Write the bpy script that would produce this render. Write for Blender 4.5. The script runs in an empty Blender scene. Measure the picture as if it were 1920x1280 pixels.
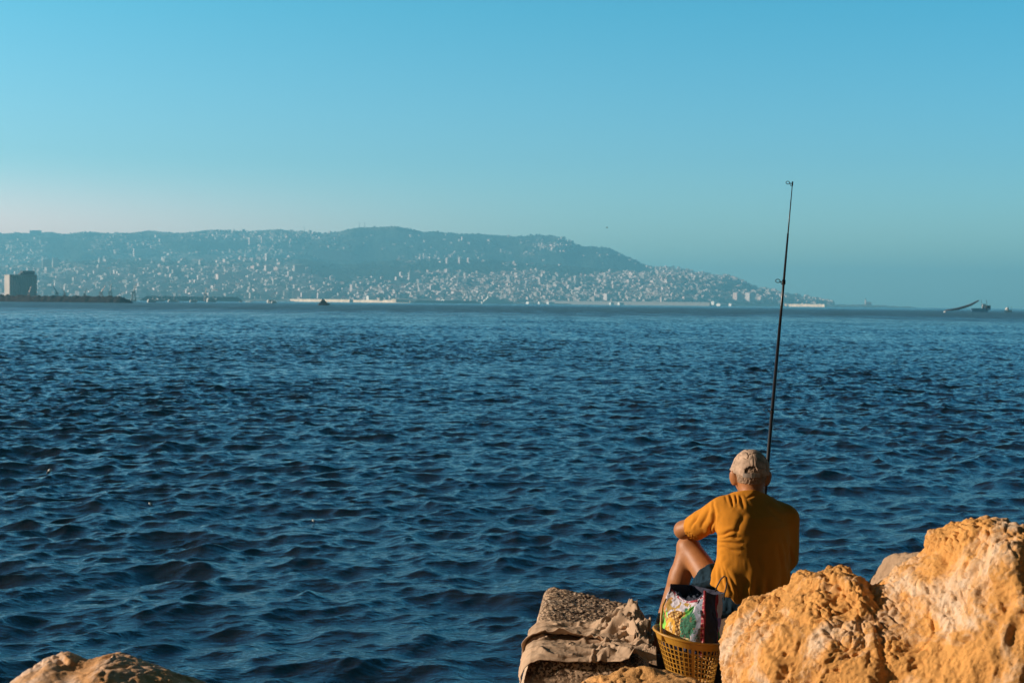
import bpy, bmesh, math, random
import numpy as np
from mathutils import Vector, Matrix, Euler

# ------------------------------------------------------------------ camera, world, sun, exposure
SC = bpy.context.scene
COL = SC.collection
F = 2667.0            # focal length in pixels of the 1920 px wide photograph (50 mm on 36 mm)
CAMH = 3.2            # camera height above the water
PITCH = math.atan((640 - 568) / F)
ROLL = 0.0105
c_f = Vector((0, math.cos(PITCH), -math.sin(PITCH)))
r0 = Vector((1, 0, 0)); u0 = Vector((0, math.sin(PITCH), math.cos(PITCH)))
c_r = r0 * math.cos(ROLL) + u0 * math.sin(ROLL)
c_u = u0 * math.cos(ROLL) - r0 * math.sin(ROLL)
C0 = Vector((0, 0, CAMH))

cam_data = bpy.data.cameras.new('camera'); cam = bpy.data.objects.new('camera', cam_data); COL.objects.link(cam)
m = Matrix((c_r, c_u, -c_f)).transposed().to_4x4(); m.translation = C0
cam.matrix_world = m
cam_data.lens = 50.0; cam_data.sensor_width = 36.0
cam_data.clip_start = 0.05; cam_data.clip_end = 60000
cam_data.dof.use_dof = True; cam_data.dof.focus_distance = 6.4; cam_data.dof.aperture_fstop = 8.5
SC.camera = cam

SUN_EL = math.radians(17.5)
SUN_AZ = math.radians(-88.5)          # measured from the view axis (+Y), negative = left
sun_dir = Vector((math.sin(SUN_AZ) * math.cos(SUN_EL), math.cos(SUN_AZ) * math.cos(SUN_EL), math.sin(SUN_EL)))
sd = bpy.data.lights.new('sun', 'SUN'); sun = bpy.data.objects.new('sun', sd); COL.objects.link(sun)
sd.energy = 5.0; sd.angle = math.radians(0.5); sd.color = (1.0, 0.83, 0.68)
sun.rotation_euler = sun_dir.to_track_quat('Z', 'Y').to_euler()

W = bpy.data.worlds.new('World'); SC.world = W; W.use_nodes = True
def build_world():
    nt = W.node_tree; n = nt.nodes; l = nt.links; n.clear()
    out = n.new('ShaderNodeOutputWorld'); bg = n.new('ShaderNodeBackground'); l.new(bg.outputs[0], out.inputs[0])
    sky = n.new('ShaderNodeTexSky'); sky.sky_type = 'NISHITA'; sky.sun_disc = False
    sky.sun_elevation = SUN_EL; sky.sun_rotation = SUN_AZ
    sky.air_density = 1.0; sky.dust_density = 0.6; sky.ozone_density = 2.0
    bg.inputs['Strength'].default_value = 0.14
    # colour of the air: a teal grade that follows the height above the horizon and the side of the sky
    tc = n.new('ShaderNodeTexCoord'); sep = n.new('ShaderNodeSeparateXYZ'); l.new(tc.outputs['Generated'], sep.inputs[0])
    ramp = n.new('ShaderNodeValToRGB'); l.new(sep.outputs['Z'], ramp.inputs[0])
    cr = ramp.color_ramp
    for e in SKY_RAMP:
        if e is SKY_RAMP[0]: el = cr.elements[0]; el.position = e[0]
        elif e is SKY_RAMP[1]: el = cr.elements[1]; el.position = e[0]
        else: el = cr.elements.new(e[0])
        el.color = (*e[1], 1)
    mul = n.new('ShaderNodeMix'); mul.data_type = 'RGBA'; mul.blend_type = 'MULTIPLY'; mul.inputs['Factor'].default_value = 1
    l.new(sky.outputs[0], mul.inputs['A']); l.new(ramp.outputs[0], mul.inputs['B'])
    # the half of the sky behind the photographer is deeper and darker
    mr = n.new('ShaderNodeMapRange'); mr.inputs['From Min'].default_value = -0.05; mr.inputs['From Max'].default_value = 0.86
    mr.inputs['To Min'].default_value = SKY_BACK; mr.inputs['To Max'].default_value = 1.0
    mr.interpolation_type = 'SMOOTHSTEP'
    l.new(sep.outputs['Y'], mr.inputs['Value'])
    mul2 = n.new('ShaderNodeVectorMath'); mul2.operation = 'SCALE'
    # towards the sun (left) the sky is paler, and rosy low down; away from it bluer
    az = n.new('ShaderNodeMapRange'); az.inputs['From Min'].default_value = -0.40; az.inputs['From Max'].default_value = 0.36; l.new(sep.outputs['X'], az.inputs['Value'])
    side = n.new('ShaderNodeMix'); side.data_type = 'RGBA'; l.new(az.outputs[0], side.inputs['Factor']); side.inputs['A'].default_value = (*SKY_LEFT, 1); side.inputs['B'].default_value = (*SKY_RIGHT, 1)
    lo = n.new('ShaderNodeMapRange'); lo.inputs['From Min'].default_value = 0.10; lo.inputs['From Max'].default_value = 0.02; l.new(sep.outputs['Z'], lo.inputs['Value'])
    le = n.new('ShaderNodeMapRange'); le.inputs['From Min'].default_value = -0.12; le.inputs['From Max'].default_value = -0.42; le.inputs['From Min'].default_value = 0.12; le.inputs['From Max'].default_value = -0.40; l.new(sep.outputs['X'], le.inputs['Value']); lo.interpolation_type = le.interpolation_type = 'SMOOTHSTEP'
    g = n.new('ShaderNodeMath'); g.operation = 'MULTIPLY'; l.new(lo.outputs[0], g.inputs[0]); l.new(le.outputs[0], g.inputs[1])
    gm = n.new('ShaderNodeMix'); gm.data_type = 'RGBA'; l.new(g.outputs[0], gm.inputs['Factor']); gm.inputs['A'].default_value = (1, 1, 1, 1); gm.inputs['B'].default_value = (*SKY_GLOW, 1)
    m3 = n.new('ShaderNodeVectorMath'); m3.operation = 'MULTIPLY'; l.new(side.outputs['Result'], m3.inputs[0]); l.new(gm.outputs['Result'], m3.inputs[1])
    m4 = n.new('ShaderNodeVectorMath'); m4.operation = 'MULTIPLY'; l.new(m3.outputs[0], m4.inputs[0]); l.new(mul.outputs['Result'], m4.inputs[1])
    l.new(m4.outputs[0], mul2.inputs[0]); l.new(mr.outputs[0], mul2.inputs['Scale'])
    l.new(mul2.outputs[0], bg.inputs['Color'])
SKY_BACK = 0.03
SKY_LEFT = (1.24, 1.06, 1.02); SKY_RIGHT = (0.78, 0.92, 0.96); SKY_GLOW = (2.7, 1.3, 1.3)
SKY_RAMP = [(0.0, (0.78, 1.0, 1.0)), (0.05, (0.68, 0.90, 1.0)), (0.10, (0.48, 0.82, 0.94)), (0.2, (0.27, 0.85, 0.93)), (0.24, (0.24, 0.79, 0.90)), (0.33, (0.16, 0.50, 0.70)), (0.44, (0.07, 0.19, 0.27)), (0.56, (0.035, 0.06, 0.075)), (1.0, (0.035, 0.055, 0.075))]
build_world()
SC.view_settings.view_transform = 'Standard'; SC.view_settings.look = 'None'
SC.view_settings.exposure = 0.5; SC.view_settings.gamma = 1.0
SC.render.engine = 'CYCLES'
SC.cycles.max_bounces = 6; SC.cycles.diffuse_bounces = 3; SC.cycles.glossy_bounces = 3
SC.cycles.volume_bounces = 1; SC.cycles.transmission_bounces = 2
SC.cycles.use_denoising = True

# ------------------------------------------------------------------ helpers
def P(px, py, d):
    """a pixel of the 1920x1280 photograph and a depth along the view axis -> world point"""
    return C0 + d * (c_f + ((px - 960) / F) * c_r - ((py - 640) / F) * c_u)
def proj(p):
    v = Vector(p) - C0; d = v.dot(c_f)
    return 960 + F * v.dot(c_r) / d, 640 - F * v.dot(c_u) / d, d

def _h3(i, j, k, seed):
    h = (i.astype(np.int64) * 374761393 + j.astype(np.int64) * 668265263 + k.astype(np.int64) * 2147483647 + seed * 1274126177) & 0xFFFFFFFF
    h = ((h ^ (h >> 13)) * 1274126177) & 0xFFFFFFFF
    h = (h ^ (h >> 16)) & 0xFFFFFFFF
    return h.astype(np.float32) / np.float32(4294967295.0)
def vnoise(p, seed=0):
    """value noise in -1..1"""
    f = np.floor(p); t = (p - f).astype(np.float32); t = t * t * (3 - 2 * t)
    i, j, k = f[:, 0].astype(np.int64), f[:, 1].astype(np.int64), f[:, 2].astype(np.int64)
    r = 0
    for a in (0, 1):
        wa = t[:, 0] if a else 1 - t[:, 0]
        for b in (0, 1):
            wb = t[:, 1] if b else 1 - t[:, 1]
            for c in (0, 1):
                wc = t[:, 2] if c else 1 - t[:, 2]
                r = r + wa * wb * wc * _h3(i + a, j + b, k + c, seed)
    return r * 2 - 1
def fbm(p, octaves=4, seed=0, gain=0.5, ridged=False):
    s = 0; a = 1; tot = 0; q = np.array(p, dtype=np.float64)
    for o in range(octaves):
        v = vnoise(q, seed + o * 17)
        if ridged: v = 1 - 2 * np.abs(v)
        s = s + a * v; tot += a; a *= gain; q = q * 2.03 + 7.13
    return s / tot
def worley(p, seed=0):
    """F1 and F2 distances"""
    f = np.floor(p); n = len(p); d1 = np.full(n, 9.0); d2 = np.full(n, 9.0)
    for a in (-1, 0, 1):
        for b in (-1, 0, 1):
            for c in (-1, 0, 1):
                g = f + (a, b, c); i, j, k = g[:, 0].astype(np.int64), g[:, 1].astype(np.int64), g[:, 2].astype(np.int64)
                q = g + np.stack([_h3(i, j, k, seed), _h3(i, j, k, seed + 5), _h3(i, j, k, seed + 11)], 1)
                d = np.sqrt(((q - p) ** 2).sum(1))
                d2 = np.minimum(d2, np.maximum(d1, d)); d1 = np.minimum(d1, d)
    return d1, d2
def facets(p, seed, a=0.5, b=0.5):
    """angular faces: every cell is a plane with its own height and tilt"""
    f = np.floor(p); n = len(p); W_ = np.zeros(n) + 1e-9; out = np.zeros(n)
    for x in (-1, 0, 1):
        for y in (-1, 0, 1):
            for z in (-1, 0, 1):
                g = f + (x, y, z); i, j, k = g[:, 0].astype(np.int64), g[:, 1].astype(np.int64), g[:, 2].astype(np.int64)
                c = g + np.stack([_h3(i, j, k, seed), _h3(i, j, k, seed + 5), _h3(i, j, k, seed + 11)], 1); q = p - c; w = np.exp(-22.0 * (q ** 2).sum(1))
                v = a * (_h3(i, j, k, seed + 21) - .5) + b * ((_h3(i, j, k, seed + 31) - .5) * q[:, 0] + (_h3(i, j, k, seed + 41) - .5) * q[:, 1] + (_h3(i, j, k, seed + 51) - .5) * q[:, 2]) * 2
                out += w * v; W_ += w
    return out / W_
def sstep(a, b, x):
    t = np.clip((x - a) / (b - a), 0, 1); return t * t * (3 - 2 * t)

# ---- mesh building
def mesh_np(name, verts, quads=None, tris=None, smooth=True):
    me = bpy.data.meshes.new(name)
    verts = np.asarray(verts, dtype=np.float32); nq = 0 if quads is None else len(quads); ntr = 0 if tris is None else len(tris)
    me.vertices.add(len(verts)); me.vertices.foreach_set('co', verts.ravel())
    me.loops.add(nq * 4 + ntr * 3); me.polygons.add(nq + ntr)
    idx = []; st = []
    if nq: idx.append(np.asarray(quads, dtype=np.int32).ravel()); st.append(np.arange(nq) * 4)
    if ntr: idx.append(np.asarray(tris, dtype=np.int32).ravel()); st.append(nq * 4 + np.arange(ntr) * 3)
    me.loops.foreach_set('vertex_index', np.concatenate(idx)); me.polygons.foreach_set('loop_start', np.concatenate(st).astype(np.int32))
    if smooth: me.polygons.foreach_set('use_smooth', np.ones(nq + ntr, dtype=bool))
    me.update(calc_edges=True); me.validate()
    return me
def link(name, me, mat=None, parent=None, loc=None, label=None, cat=None, group=None, kind=None):
    o = bpy.data.objects.new(name, me); COL.objects.link(o)
    if mat is not None and me is not None:
        me.materials.clear()
        for mm in (mat if isinstance(mat, (list, tuple)) else [mat]): me.materials.append(mm)
    if parent is not None: o.parent = parent
    if loc is not None: o.location = loc
    for k, v in (('label', label), ('category', cat), ('group', group), ('kind', kind)):
        if v: o[k] = v
    return o
def empty(name, loc=(0, 0, 0), **kw):
    o = link(name, None, loc=loc, **kw); o.empty_display_size = 0.1; return o

class MB:
    """collects boxes, tubes and lathes into one mesh"""
    def __init__(s): s.v = []; s.f = []; s.mi = []
    def add(s, vs, fs, mi=0):
        b = len(s.v); s.v += [tuple(v) for v in vs]; s.f += [tuple(i + b for i in f) for f in fs]; s.mi += [mi] * len(fs)
    def box(s, c, size, rot=0.0, mi=0, taper=1.0):
        cx, cy, cz = c; x, y, z = size[0] / 2, size[1] / 2, size[2] / 2; ca, sa = math.cos(rot), math.sin(rot); vs = []
        for k, t in ((-z, 1.0), (z, taper)):
            for a, b in ((-x, -y), (x, -y), (x, y), (-x, y)):
                a *= t; b *= t; vs.append((cx + a * ca - b * sa, cy + a * sa + b * ca, cz + k))
        s.add(vs, [(3, 2, 1, 0), (4, 5, 6, 7), (0, 1, 5, 4), (1, 2, 6, 5), (2, 3, 7, 6), (3, 0, 4, 7)], mi)
    def gable(s, c, size, rot=0.0, mi=0):
        cx, cy, cz = c; x, y, h = size[0] / 2, size[1] / 2, size[2]; ca, sa = math.cos(rot), math.sin(rot)
        vs = [(cx + a * ca - b * sa, cy + a * sa + b * ca, cz + z) for a, b, z in ((-x, -y, 0), (x, -y, 0), (x, y, 0), (-x, y, 0), (-x, 0, h), (x, 0, h))]
        s.add(vs, [(3, 2, 1, 0), (0, 1, 5, 4), (2, 3, 4, 5), (0, 4, 3), (1, 2, 5)], mi)
    def tube(s, pts, rad, n=8, mi=0, closed=False, caps=True):
        pts = [Vector(p) for p in pts]; N = len(pts)
        if not isinstance(rad, (list, tuple)): rad = [rad] * N
        vs = []; up = Vector((0, 0, 1)); prev = None
        for i, p in enumerate(pts):
            a = pts[(i - 1) % N] if (closed or i > 0) else p; b = pts[(i + 1) % N] if (closed or i < N - 1) else p
            t = (b - a).normalized()
            if prev is None:
                u = t.cross(up)
                if u.length < 1e-3: u = t.cross(Vector((1, 0, 0)))
            else: u = prev - t * prev.dot(t)
            u.normalize(); prev = u; w = t.cross(u)
            for k in range(n):
                an = 2 * math.pi * k / n; vs.append(p + (u * math.cos(an) + w * math.sin(an)) * rad[i])
        fs = []
        for i in range(N if closed else N - 1):
            j = (i + 1) % N
            for k in range(n): k2 = (k + 1) % n; fs.append((i * n + k, i * n + k2, j * n + k2, j * n + k))
        if caps and not closed: fs.append(tuple(range(n - 1, -1, -1))); fs.append(tuple((N - 1) * n + k for k in range(n)))
        s.add(vs, fs, mi)
    def build(s, name, mat, parent=None, smooth=False, **kw):
        me = bpy.data.meshes.new(name); me.from_pydata(s.v, [], s.f); 
        bm = bmesh.new(); bm.from_mesh(me); bmesh.ops.recalc_face_normals(bm, faces=bm.faces); bm.to_mesh(me); bm.free()
        o = link(name, me, mat, parent, **kw)
        me.polygons.foreach_set('material_index', s.mi)
        if smooth: me.shade_smooth() if hasattr(me, 'shade_smooth') else None
        me.update(); return o

# ---- signed distance fields and surface nets
class SDF:
    def __init__(s, lo, hi, h):
        s.lo = np.array(lo, dtype=np.float64); s.h = h
        s.n = np.ceil((np.array(hi) - s.lo) / h).astype(int) + 1
        s.ax = [s.lo[i] + np.arange(s.n[i]) * h for i in range(3)]
        s.f = np.full(s.n, 1.0, dtype=np.float32)
    def region(s, lo, hi):
        sl = []
        for i in range(3):
            a = max(0, int((lo[i] - s.lo[i]) / s.h)); b = min(s.n[i], int((hi[i] - s.lo[i]) / s.h) + 2); sl.append(slice(a, max(a, b)))
        X, Y, Z = np.meshgrid(*[s.ax[i][sl[i]] for i in range(3)], indexing='ij', sparse=True)
        return tuple(sl), X, Y, Z
    def merge(s, sl, d, k=0.0, op='union'):
        a = s.f[sl]
        if op == 'cut': d = -d
        if k > 0:
            hh = np.clip(0.5 + (0.5 if op == 'union' else -0.5) * (d - a) / k, 0, 1)
            if op == 'union': r = d * (1 - hh) + a * hh - k * hh * (1 - hh)
            else: r = d * (1 - hh) + a * hh + k * hh * (1 - hh)
        else: r = np.minimum(a, d) if op == 'union' else np.maximum(a, d)
        s.f[sl] = r.astype(np.float32)
    def cone(s, a, b, ra, rb=None, k=0.02, op='union', flat=None, pad=0.06):
        """round cone a->b; flat=(sx,sy,sz) squashes"""
        rb = ra if rb is None else rb; a = np.array(a, float); b = np.array(b, float); R = max(ra, rb) * 1.6 + pad + k
        sl, X, Y, Z = s.region(np.minimum(a, b) - R, np.maximum(a, b) + R)
        fx, fy, fz = flat or (1, 1, 1)
        d = b - a; L2 = max((d ** 2).sum(), 1e-9)
        t = np.clip(((X - a[0]) * d[0] + (Y - a[1]) * d[1] + (Z - a[2]) * d[2]) / L2, 0, 1)
        q = np.sqrt(((X - a[0] - t * d[0]) / fx) ** 2 + ((Y - a[1] - t * d[1]) / fy) ** 2 + ((Z - a[2] - t * d[2]) / fz) ** 2)
        s.merge(sl, (q - (ra + (rb - ra) * t)) * min(fx, fy, fz), k, op)
    def ell(s, c, r, k=0.02, op='union', rot=None, pad=0.06):
        c = np.array(c, float); r = np.array(r, float); R = r.max() + pad + k
        sl, X, Y, Z = s.region(c - R, c + R); x, y, z = X - c[0], Y - c[1], Z - c[2]
        if rot is not None:
            M = np.array(Euler([math.radians(v) for v in rot]).to_matrix().transposed())
            x, y, z = (M[i, 0] * x + M[i, 1] * y + M[i, 2] * z for i in range(3))
        k0 = np.sqrt((x / r[0]) ** 2 + (y / r[1]) ** 2 + (z / r[2]) ** 2); k1 = np.sqrt((x / r[0] ** 2) ** 2 + (y / r[1] ** 2) ** 2 + (z / r[2] ** 2) ** 2) + 1e-9
        s.merge(sl, k0 * (k0 - 1) / k1, k, op)
    def func(s, lo, hi, fn, k=0.0, op='union'):
        sl, X, Y, Z = s.region(lo, hi); s.merge(sl, fn(X, Y, Z), k, op)
    def mesh(s, relax=1):
        f = s.f; n = s.n; ins = f < 0
        c = np.zeros(n - 1, dtype=np.int8)
        for a in (0, 1):
            for b in (0, 1):
                for d in (0, 1): c += ins[a:n[0] - 1 + a, b:n[1] - 1 + b, d:n[2] - 1 + d]
        act = (c > 0) & (c < 8); ids = np.full(n - 1, -1, dtype=np.int64); I = np.argwhere(act); ids[act] = np.arange(len(I))
        pos = np.zeros((len(I), 3)); cnt = np.zeros(len(I))
        for ax in range(3):
            o1, o2 = [x for x in range(3) if x != ax]
            for a in (0, 1):
                for b in (0, 1):
                    q = I.copy(); q[:, o1] += a; q[:, o2] += b; q2 = q.copy(); q2[:, ax] += 1
                    v1 = f[q[:, 0], q[:, 1], q[:, 2]]; v2 = f[q2[:, 0], q2[:, 1], q2[:, 2]]; mk = (v1 < 0) != (v2 < 0)
                    t = np.where(mk, v1 / np.where(mk, v1 - v2, 1), 0); pt = q.astype(float); pt[:, ax] += t
                    pos[mk] += pt[mk]; cnt[mk] += 1
        pos = pos / cnt[:, None] * s.h + s.lo
        quads = []
        for ax in range(3):
            o1, o2 = [x for x in range(3) if x != ax]
            A = [slice(None)] * 3; B = [slice(None)] * 3; A[ax] = slice(0, n[ax] - 1); B[ax] = slice(1, n[ax])
            for o in (o1, o2): A[o] = slice(1, n[o] - 1); B[o] = slice(1, n[o] - 1)
            a, b = ins[tuple(A)], ins[tuple(B)]; E = np.argwhere(a != b); flip = a[a != b]
            E[:, o1] += 1; E[:, o2] += 1
            def g(d1, d2):
                q = E.copy(); q[:, o1] -= d1; q[:, o2] -= d2; return ids[q[:, 0], q[:, 1], q[:, 2]]
            Q = np.stack([g(1, 1), g(0, 1), g(0, 0), g(1, 0)], 1)
            if ax == 1: flip = ~flip
            Q[~flip] = Q[~flip][:, ::-1]; quads.append(Q)
        Q = np.concatenate(quads); Q = Q[(Q >= 0).all(1)]
        return pos, Q
def vnormals(v, q):
    a, b, c, d = (v[q[:, i]] for i in range(4)); n = np.cross(c - a, d - b); N = np.zeros_like(v)
    for i in range(4): np.add.at(N, q[:, i], n)
    return N / (np.linalg.norm(N, axis=1)[:, None] + 1e-12)
def smooth_np(v, q, it=1, f=0.5):
    for _ in range(it):
        s = np.zeros_like(v); c = np.zeros(len(v))
        for i in range(4):
            a, b = q[:, i], q[:, (i + 1) % 4]; np.add.at(s, a, v[b]); np.add.at(s, b, v[a]); np.add.at(c, a, 1); np.add.at(c, b, 1)
        v = v + f * (s / np.maximum(c, 1)[:, None] - v)
    return v
def subdiv(v, q):
    """one linear split of every quad into four (smoothed a little afterwards)"""
    e = np.concatenate([q[:, [0, 1]], q[:, [1, 2]], q[:, [2, 3]], q[:, [3, 0]]]); es = np.sort(e, 1)
    key = es[:, 0] * (len(v) + 1) + es[:, 1]; u, first, inv = np.unique(key, return_index=True, return_inverse=True); inv = inv.ravel()
    em = (v[es[first, 0]] + v[es[first, 1]]) / 2; fm = v[q].mean(1); n = len(v); m = len(em); k = len(q)
    E = inv.reshape(4, k).T + n; Fc = np.arange(k) + n + m
    Q = np.concatenate([np.stack([q[:, 0], E[:, 0], Fc, E[:, 3]], 1), np.stack([E[:, 0], q[:, 1], E[:, 1], Fc], 1),
                        np.stack([Fc, E[:, 1], q[:, 2], E[:, 2]], 1), np.stack([E[:, 3], Fc, E[:, 2], q[:, 3]], 1)])
    V = np.concatenate([v, em, fm]); return smooth_np(V, Q, 1, 0.5), Q

# ---- materials
def newmat(name):
    m = bpy.data.materials.new(name); m.use_nodes = True; nt = m.node_tree
    return m, nt, nt.nodes, nt.links, nt.nodes['Principled BSDF']
def simple(name, col, rough=0.8, var=0.0, scale=20.0, metallic=0.0, bump=0.0, bscale=60.0, spec=0.5, coord='Object', col2=None):
    m, nt, n, l, b = newmat(name); b.inputs['Roughness'].default_value = rough; b.inputs['Metallic'].default_value = metallic
    b.inputs['Base Color'].default_value = (*col, 1); b.inputs['Specular IOR Level'].default_value = spec
    tc = n.new('ShaderNodeTexCoord')
    if var > 0 or col2:
        t = n.new('ShaderNodeTexNoise'); t.inputs['Scale'].default_value = scale; t.inputs['Detail'].default_value = 8; t.inputs['Roughness'].default_value = 0.65
        l.new(tc.outputs[coord], t.inputs['Vector'])
        r = n.new('ShaderNodeValToRGB'); l.new(t.outputs['Fac'], r.inputs[0])
        c2 = col2 or tuple(min(1, c * (1 + var)) for c in col); c1 = col if col2 else tuple(c * (1 - var) for c in col)
        r.color_ramp.elements[0].color = (*c1, 1); r.color_ramp.elements[1].color = (*c2, 1)
        r.color_ramp.elements[0].position = 0.35; r.color_ramp.elements[1].position = 0.65
        l.new(r.outputs[0], b.inputs['Base Color'])
    if bump > 0:
        t = n.new('ShaderNodeTexNoise'); t.inputs['Scale'].default_value = bscale; t.inputs['Detail'].default_value = 6
        l.new(tc.outputs[coord], t.inputs['Vector']); bp = n.new('ShaderNodeBump'); bp.inputs['Strength'].default_value = 1; bp.inputs['Distance'].default_value = bump
        l.new(t.outputs['Fac'], bp.inputs['Height']); l.new(bp.outputs[0], b.inputs['Normal'])
    return m

# ------------------------------------------------------------------ sea
def sea_material():
    m, nt, n, l, b = newmat('sea_water')
    b.inputs['Base Color'].default_value = (0.016, 0.013, 0.014, 1); b.inputs['Roughness'].default_value = 0.09; b.inputs['IOR'].default_value = 3.1; b.inputs['Specular Tint'].default_value = (0.38, 0.84, 1.0, 1)
    geo = n.new('ShaderNodeNewGeometry'); tc = n.new('ShaderNodeTexCoord')
    ln = n.new('ShaderNodeVectorMath'); ln.operation = 'LENGTH'; l.new(geo.outputs['Position'], ln.inputs[0])
    # small ripples everywhere
    mp = n.new('ShaderNodeMapping'); mp.inputs['Scale'].default_value = (0.75, 1.25, 1.0); mp.inputs['Rotation'].default_value = (0, 0, 0.3)
    l.new(geo.outputs['Position'], mp.inputs[0])
    t = n.new('ShaderNodeTexNoise'); t.inputs['Scale'].default_value = 11.0; t.inputs['Detail'].default_value = 5; t.inputs['Roughness'].default_value = 0.55; t.inputs['Distortion'].default_value = 0.6
    l.new(mp.outputs[0], t.inputs['Vector'])
    bp = n.new('ShaderNodeBump'); bp.inputs['Strength'].default_value = 1; bp.inputs['Distance'].default_value = 0.020
    l.new(t.outputs['Fac'], bp.inputs['Height'])
    # beyond the reach of the modelled waves their slopes are carried by the shading normal
    t2 = n.new('ShaderNodeTexNoise'); t2.inputs['Scale'].default_value = 0.5; t2.inputs['Detail'].default_value = 4; t2.inputs['Roughness'].default_value = 0.6
    l.new(mp.outputs[0], t2.inputs['Vector'])
    sb = n.new('ShaderNodeVectorMath'); sb.operation = 'SUBTRACT'; sb.inputs[1].default_value = (0.5, 0.5, 0.5); l.new(t2.outputs['Color'], sb.inputs[0])
    ml = n.new('ShaderNodeVectorMath'); ml.operation = 'MULTIPLY'; ml.inputs[1].default_value = (1.5, 1.9, 0.0); l.new(sb.outputs[0], ml.inputs[0])
    mr = n.new('ShaderNodeMapRange'); mr.inputs['From Min'].default_value = 60; mr.inputs['From Max'].default_value = 420; mr.inputs['To Min'].default_value = 0.0; mr.inputs['To Max'].default_value = 1.0
    l.new(ln.outputs['Value'], mr.inputs['Value'])
    sc = n.new('ShaderNodeVectorMath'); sc.operation = 'SCALE'; l.new(ml.outputs[0], sc.inputs[0]); l.new(mr.outputs[0], sc.inputs['Scale'])
    ad = n.new('ShaderNodeVectorMath'); ad.operation = 'ADD'; l.new(bp.outputs[0], ad.inputs[0]); l.new(sc.outputs[0], ad.inputs[1])
    # a belt of wind-roughened water further out
    sp = n.new('ShaderNodeSeparateXYZ'); l.new(geo.outputs['Position'], sp.inputs[0])
    rr = n.new('ShaderNodeValToRGB'); dv = n.new('ShaderNodeMath'); dv.operation = 'DIVIDE'; dv.inputs[1].default_value = 5000; l.new(ln.outputs['Value'], dv.inputs[0]); 
    gn = n.new('ShaderNodeTexNoise'); gn.inputs['Scale'].default_value = 0.02; gn.inputs['Detail'].default_value = 5; l.new(geo.outputs['Position'], gn.inputs['Vector'])
    ga = n.new('ShaderNodeMath'); ga.operation = 'MULTIPLY_ADD'; l.new(gn.outputs['Fac'], ga.inputs[0]); ga.inputs[1].default_value = 0.07; ga.inputs[2].default_value = -0.035
    gb = n.new('ShaderNodeMath'); gb.operation = 'ADD'; l.new(ga.outputs[0], gb.inputs[0]); l.new(dv.outputs[0], gb.inputs[1]); l.new(gb.outputs[0], rr.inputs[0])
    cr = rr.color_ramp; cr.elements[0].position = 0.0; cr.elements[0].color = (.03,) * 3 + (1,); cr.elements[1].position = 1.0; cr.elements[1].color = (.2,) * 3 + (1,)
    for p_, v_ in ((0.02, .04), (0.045, .08), (0.12, .46), (0.22, .42), (0.42, .22)):
        e = cr.elements.new(p_); e.color = (v_, v_, v_, 1)
    ms = n.new('ShaderNodeMapping'); ms.inputs['Scale'].default_value = (0.14, 0.012, 1); ms.inputs['Rotation'].default_value = (0, 0, 0.0); l.new(geo.outputs['Position'], ms.inputs[0])
    ns = n.new('ShaderNodeTexNoise'); ns.inputs['Scale'].default_value = 1.0; ns.inputs['Detail'].default_value = 4; ns.inputs['Roughness'].default_value = 0.7; l.new(ms.outputs[0], ns.inputs['Vector'])
    nr_ = n.new('ShaderNodeMapRange'); nr_.inputs['From Min'].default_value = .35; nr_.inputs['From Max'].default_value = .65; nr_.inputs['To Min'].default_value = .6; nr_.inputs['To Max'].default_value = 1.4; l.new(ns.outputs['Fac'], nr_.inputs['Value'])
    rm = n.new('ShaderNodeMath'); rm.operation = 'MULTIPLY'; l.new(rr.outputs[0], rm.inputs[0]); l.new(nr_.outputs[0], rm.inputs[1]); l.new(rm.outputs[0], b.inputs['Roughness'])
    nm = n.new('ShaderNodeVectorMath'); nm.operation = 'NORMALIZE'; l.new(ad.outputs[0], nm.inputs[0])
    l.new(nm.outputs[0], b.inputs['Normal'])
    return m
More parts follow.
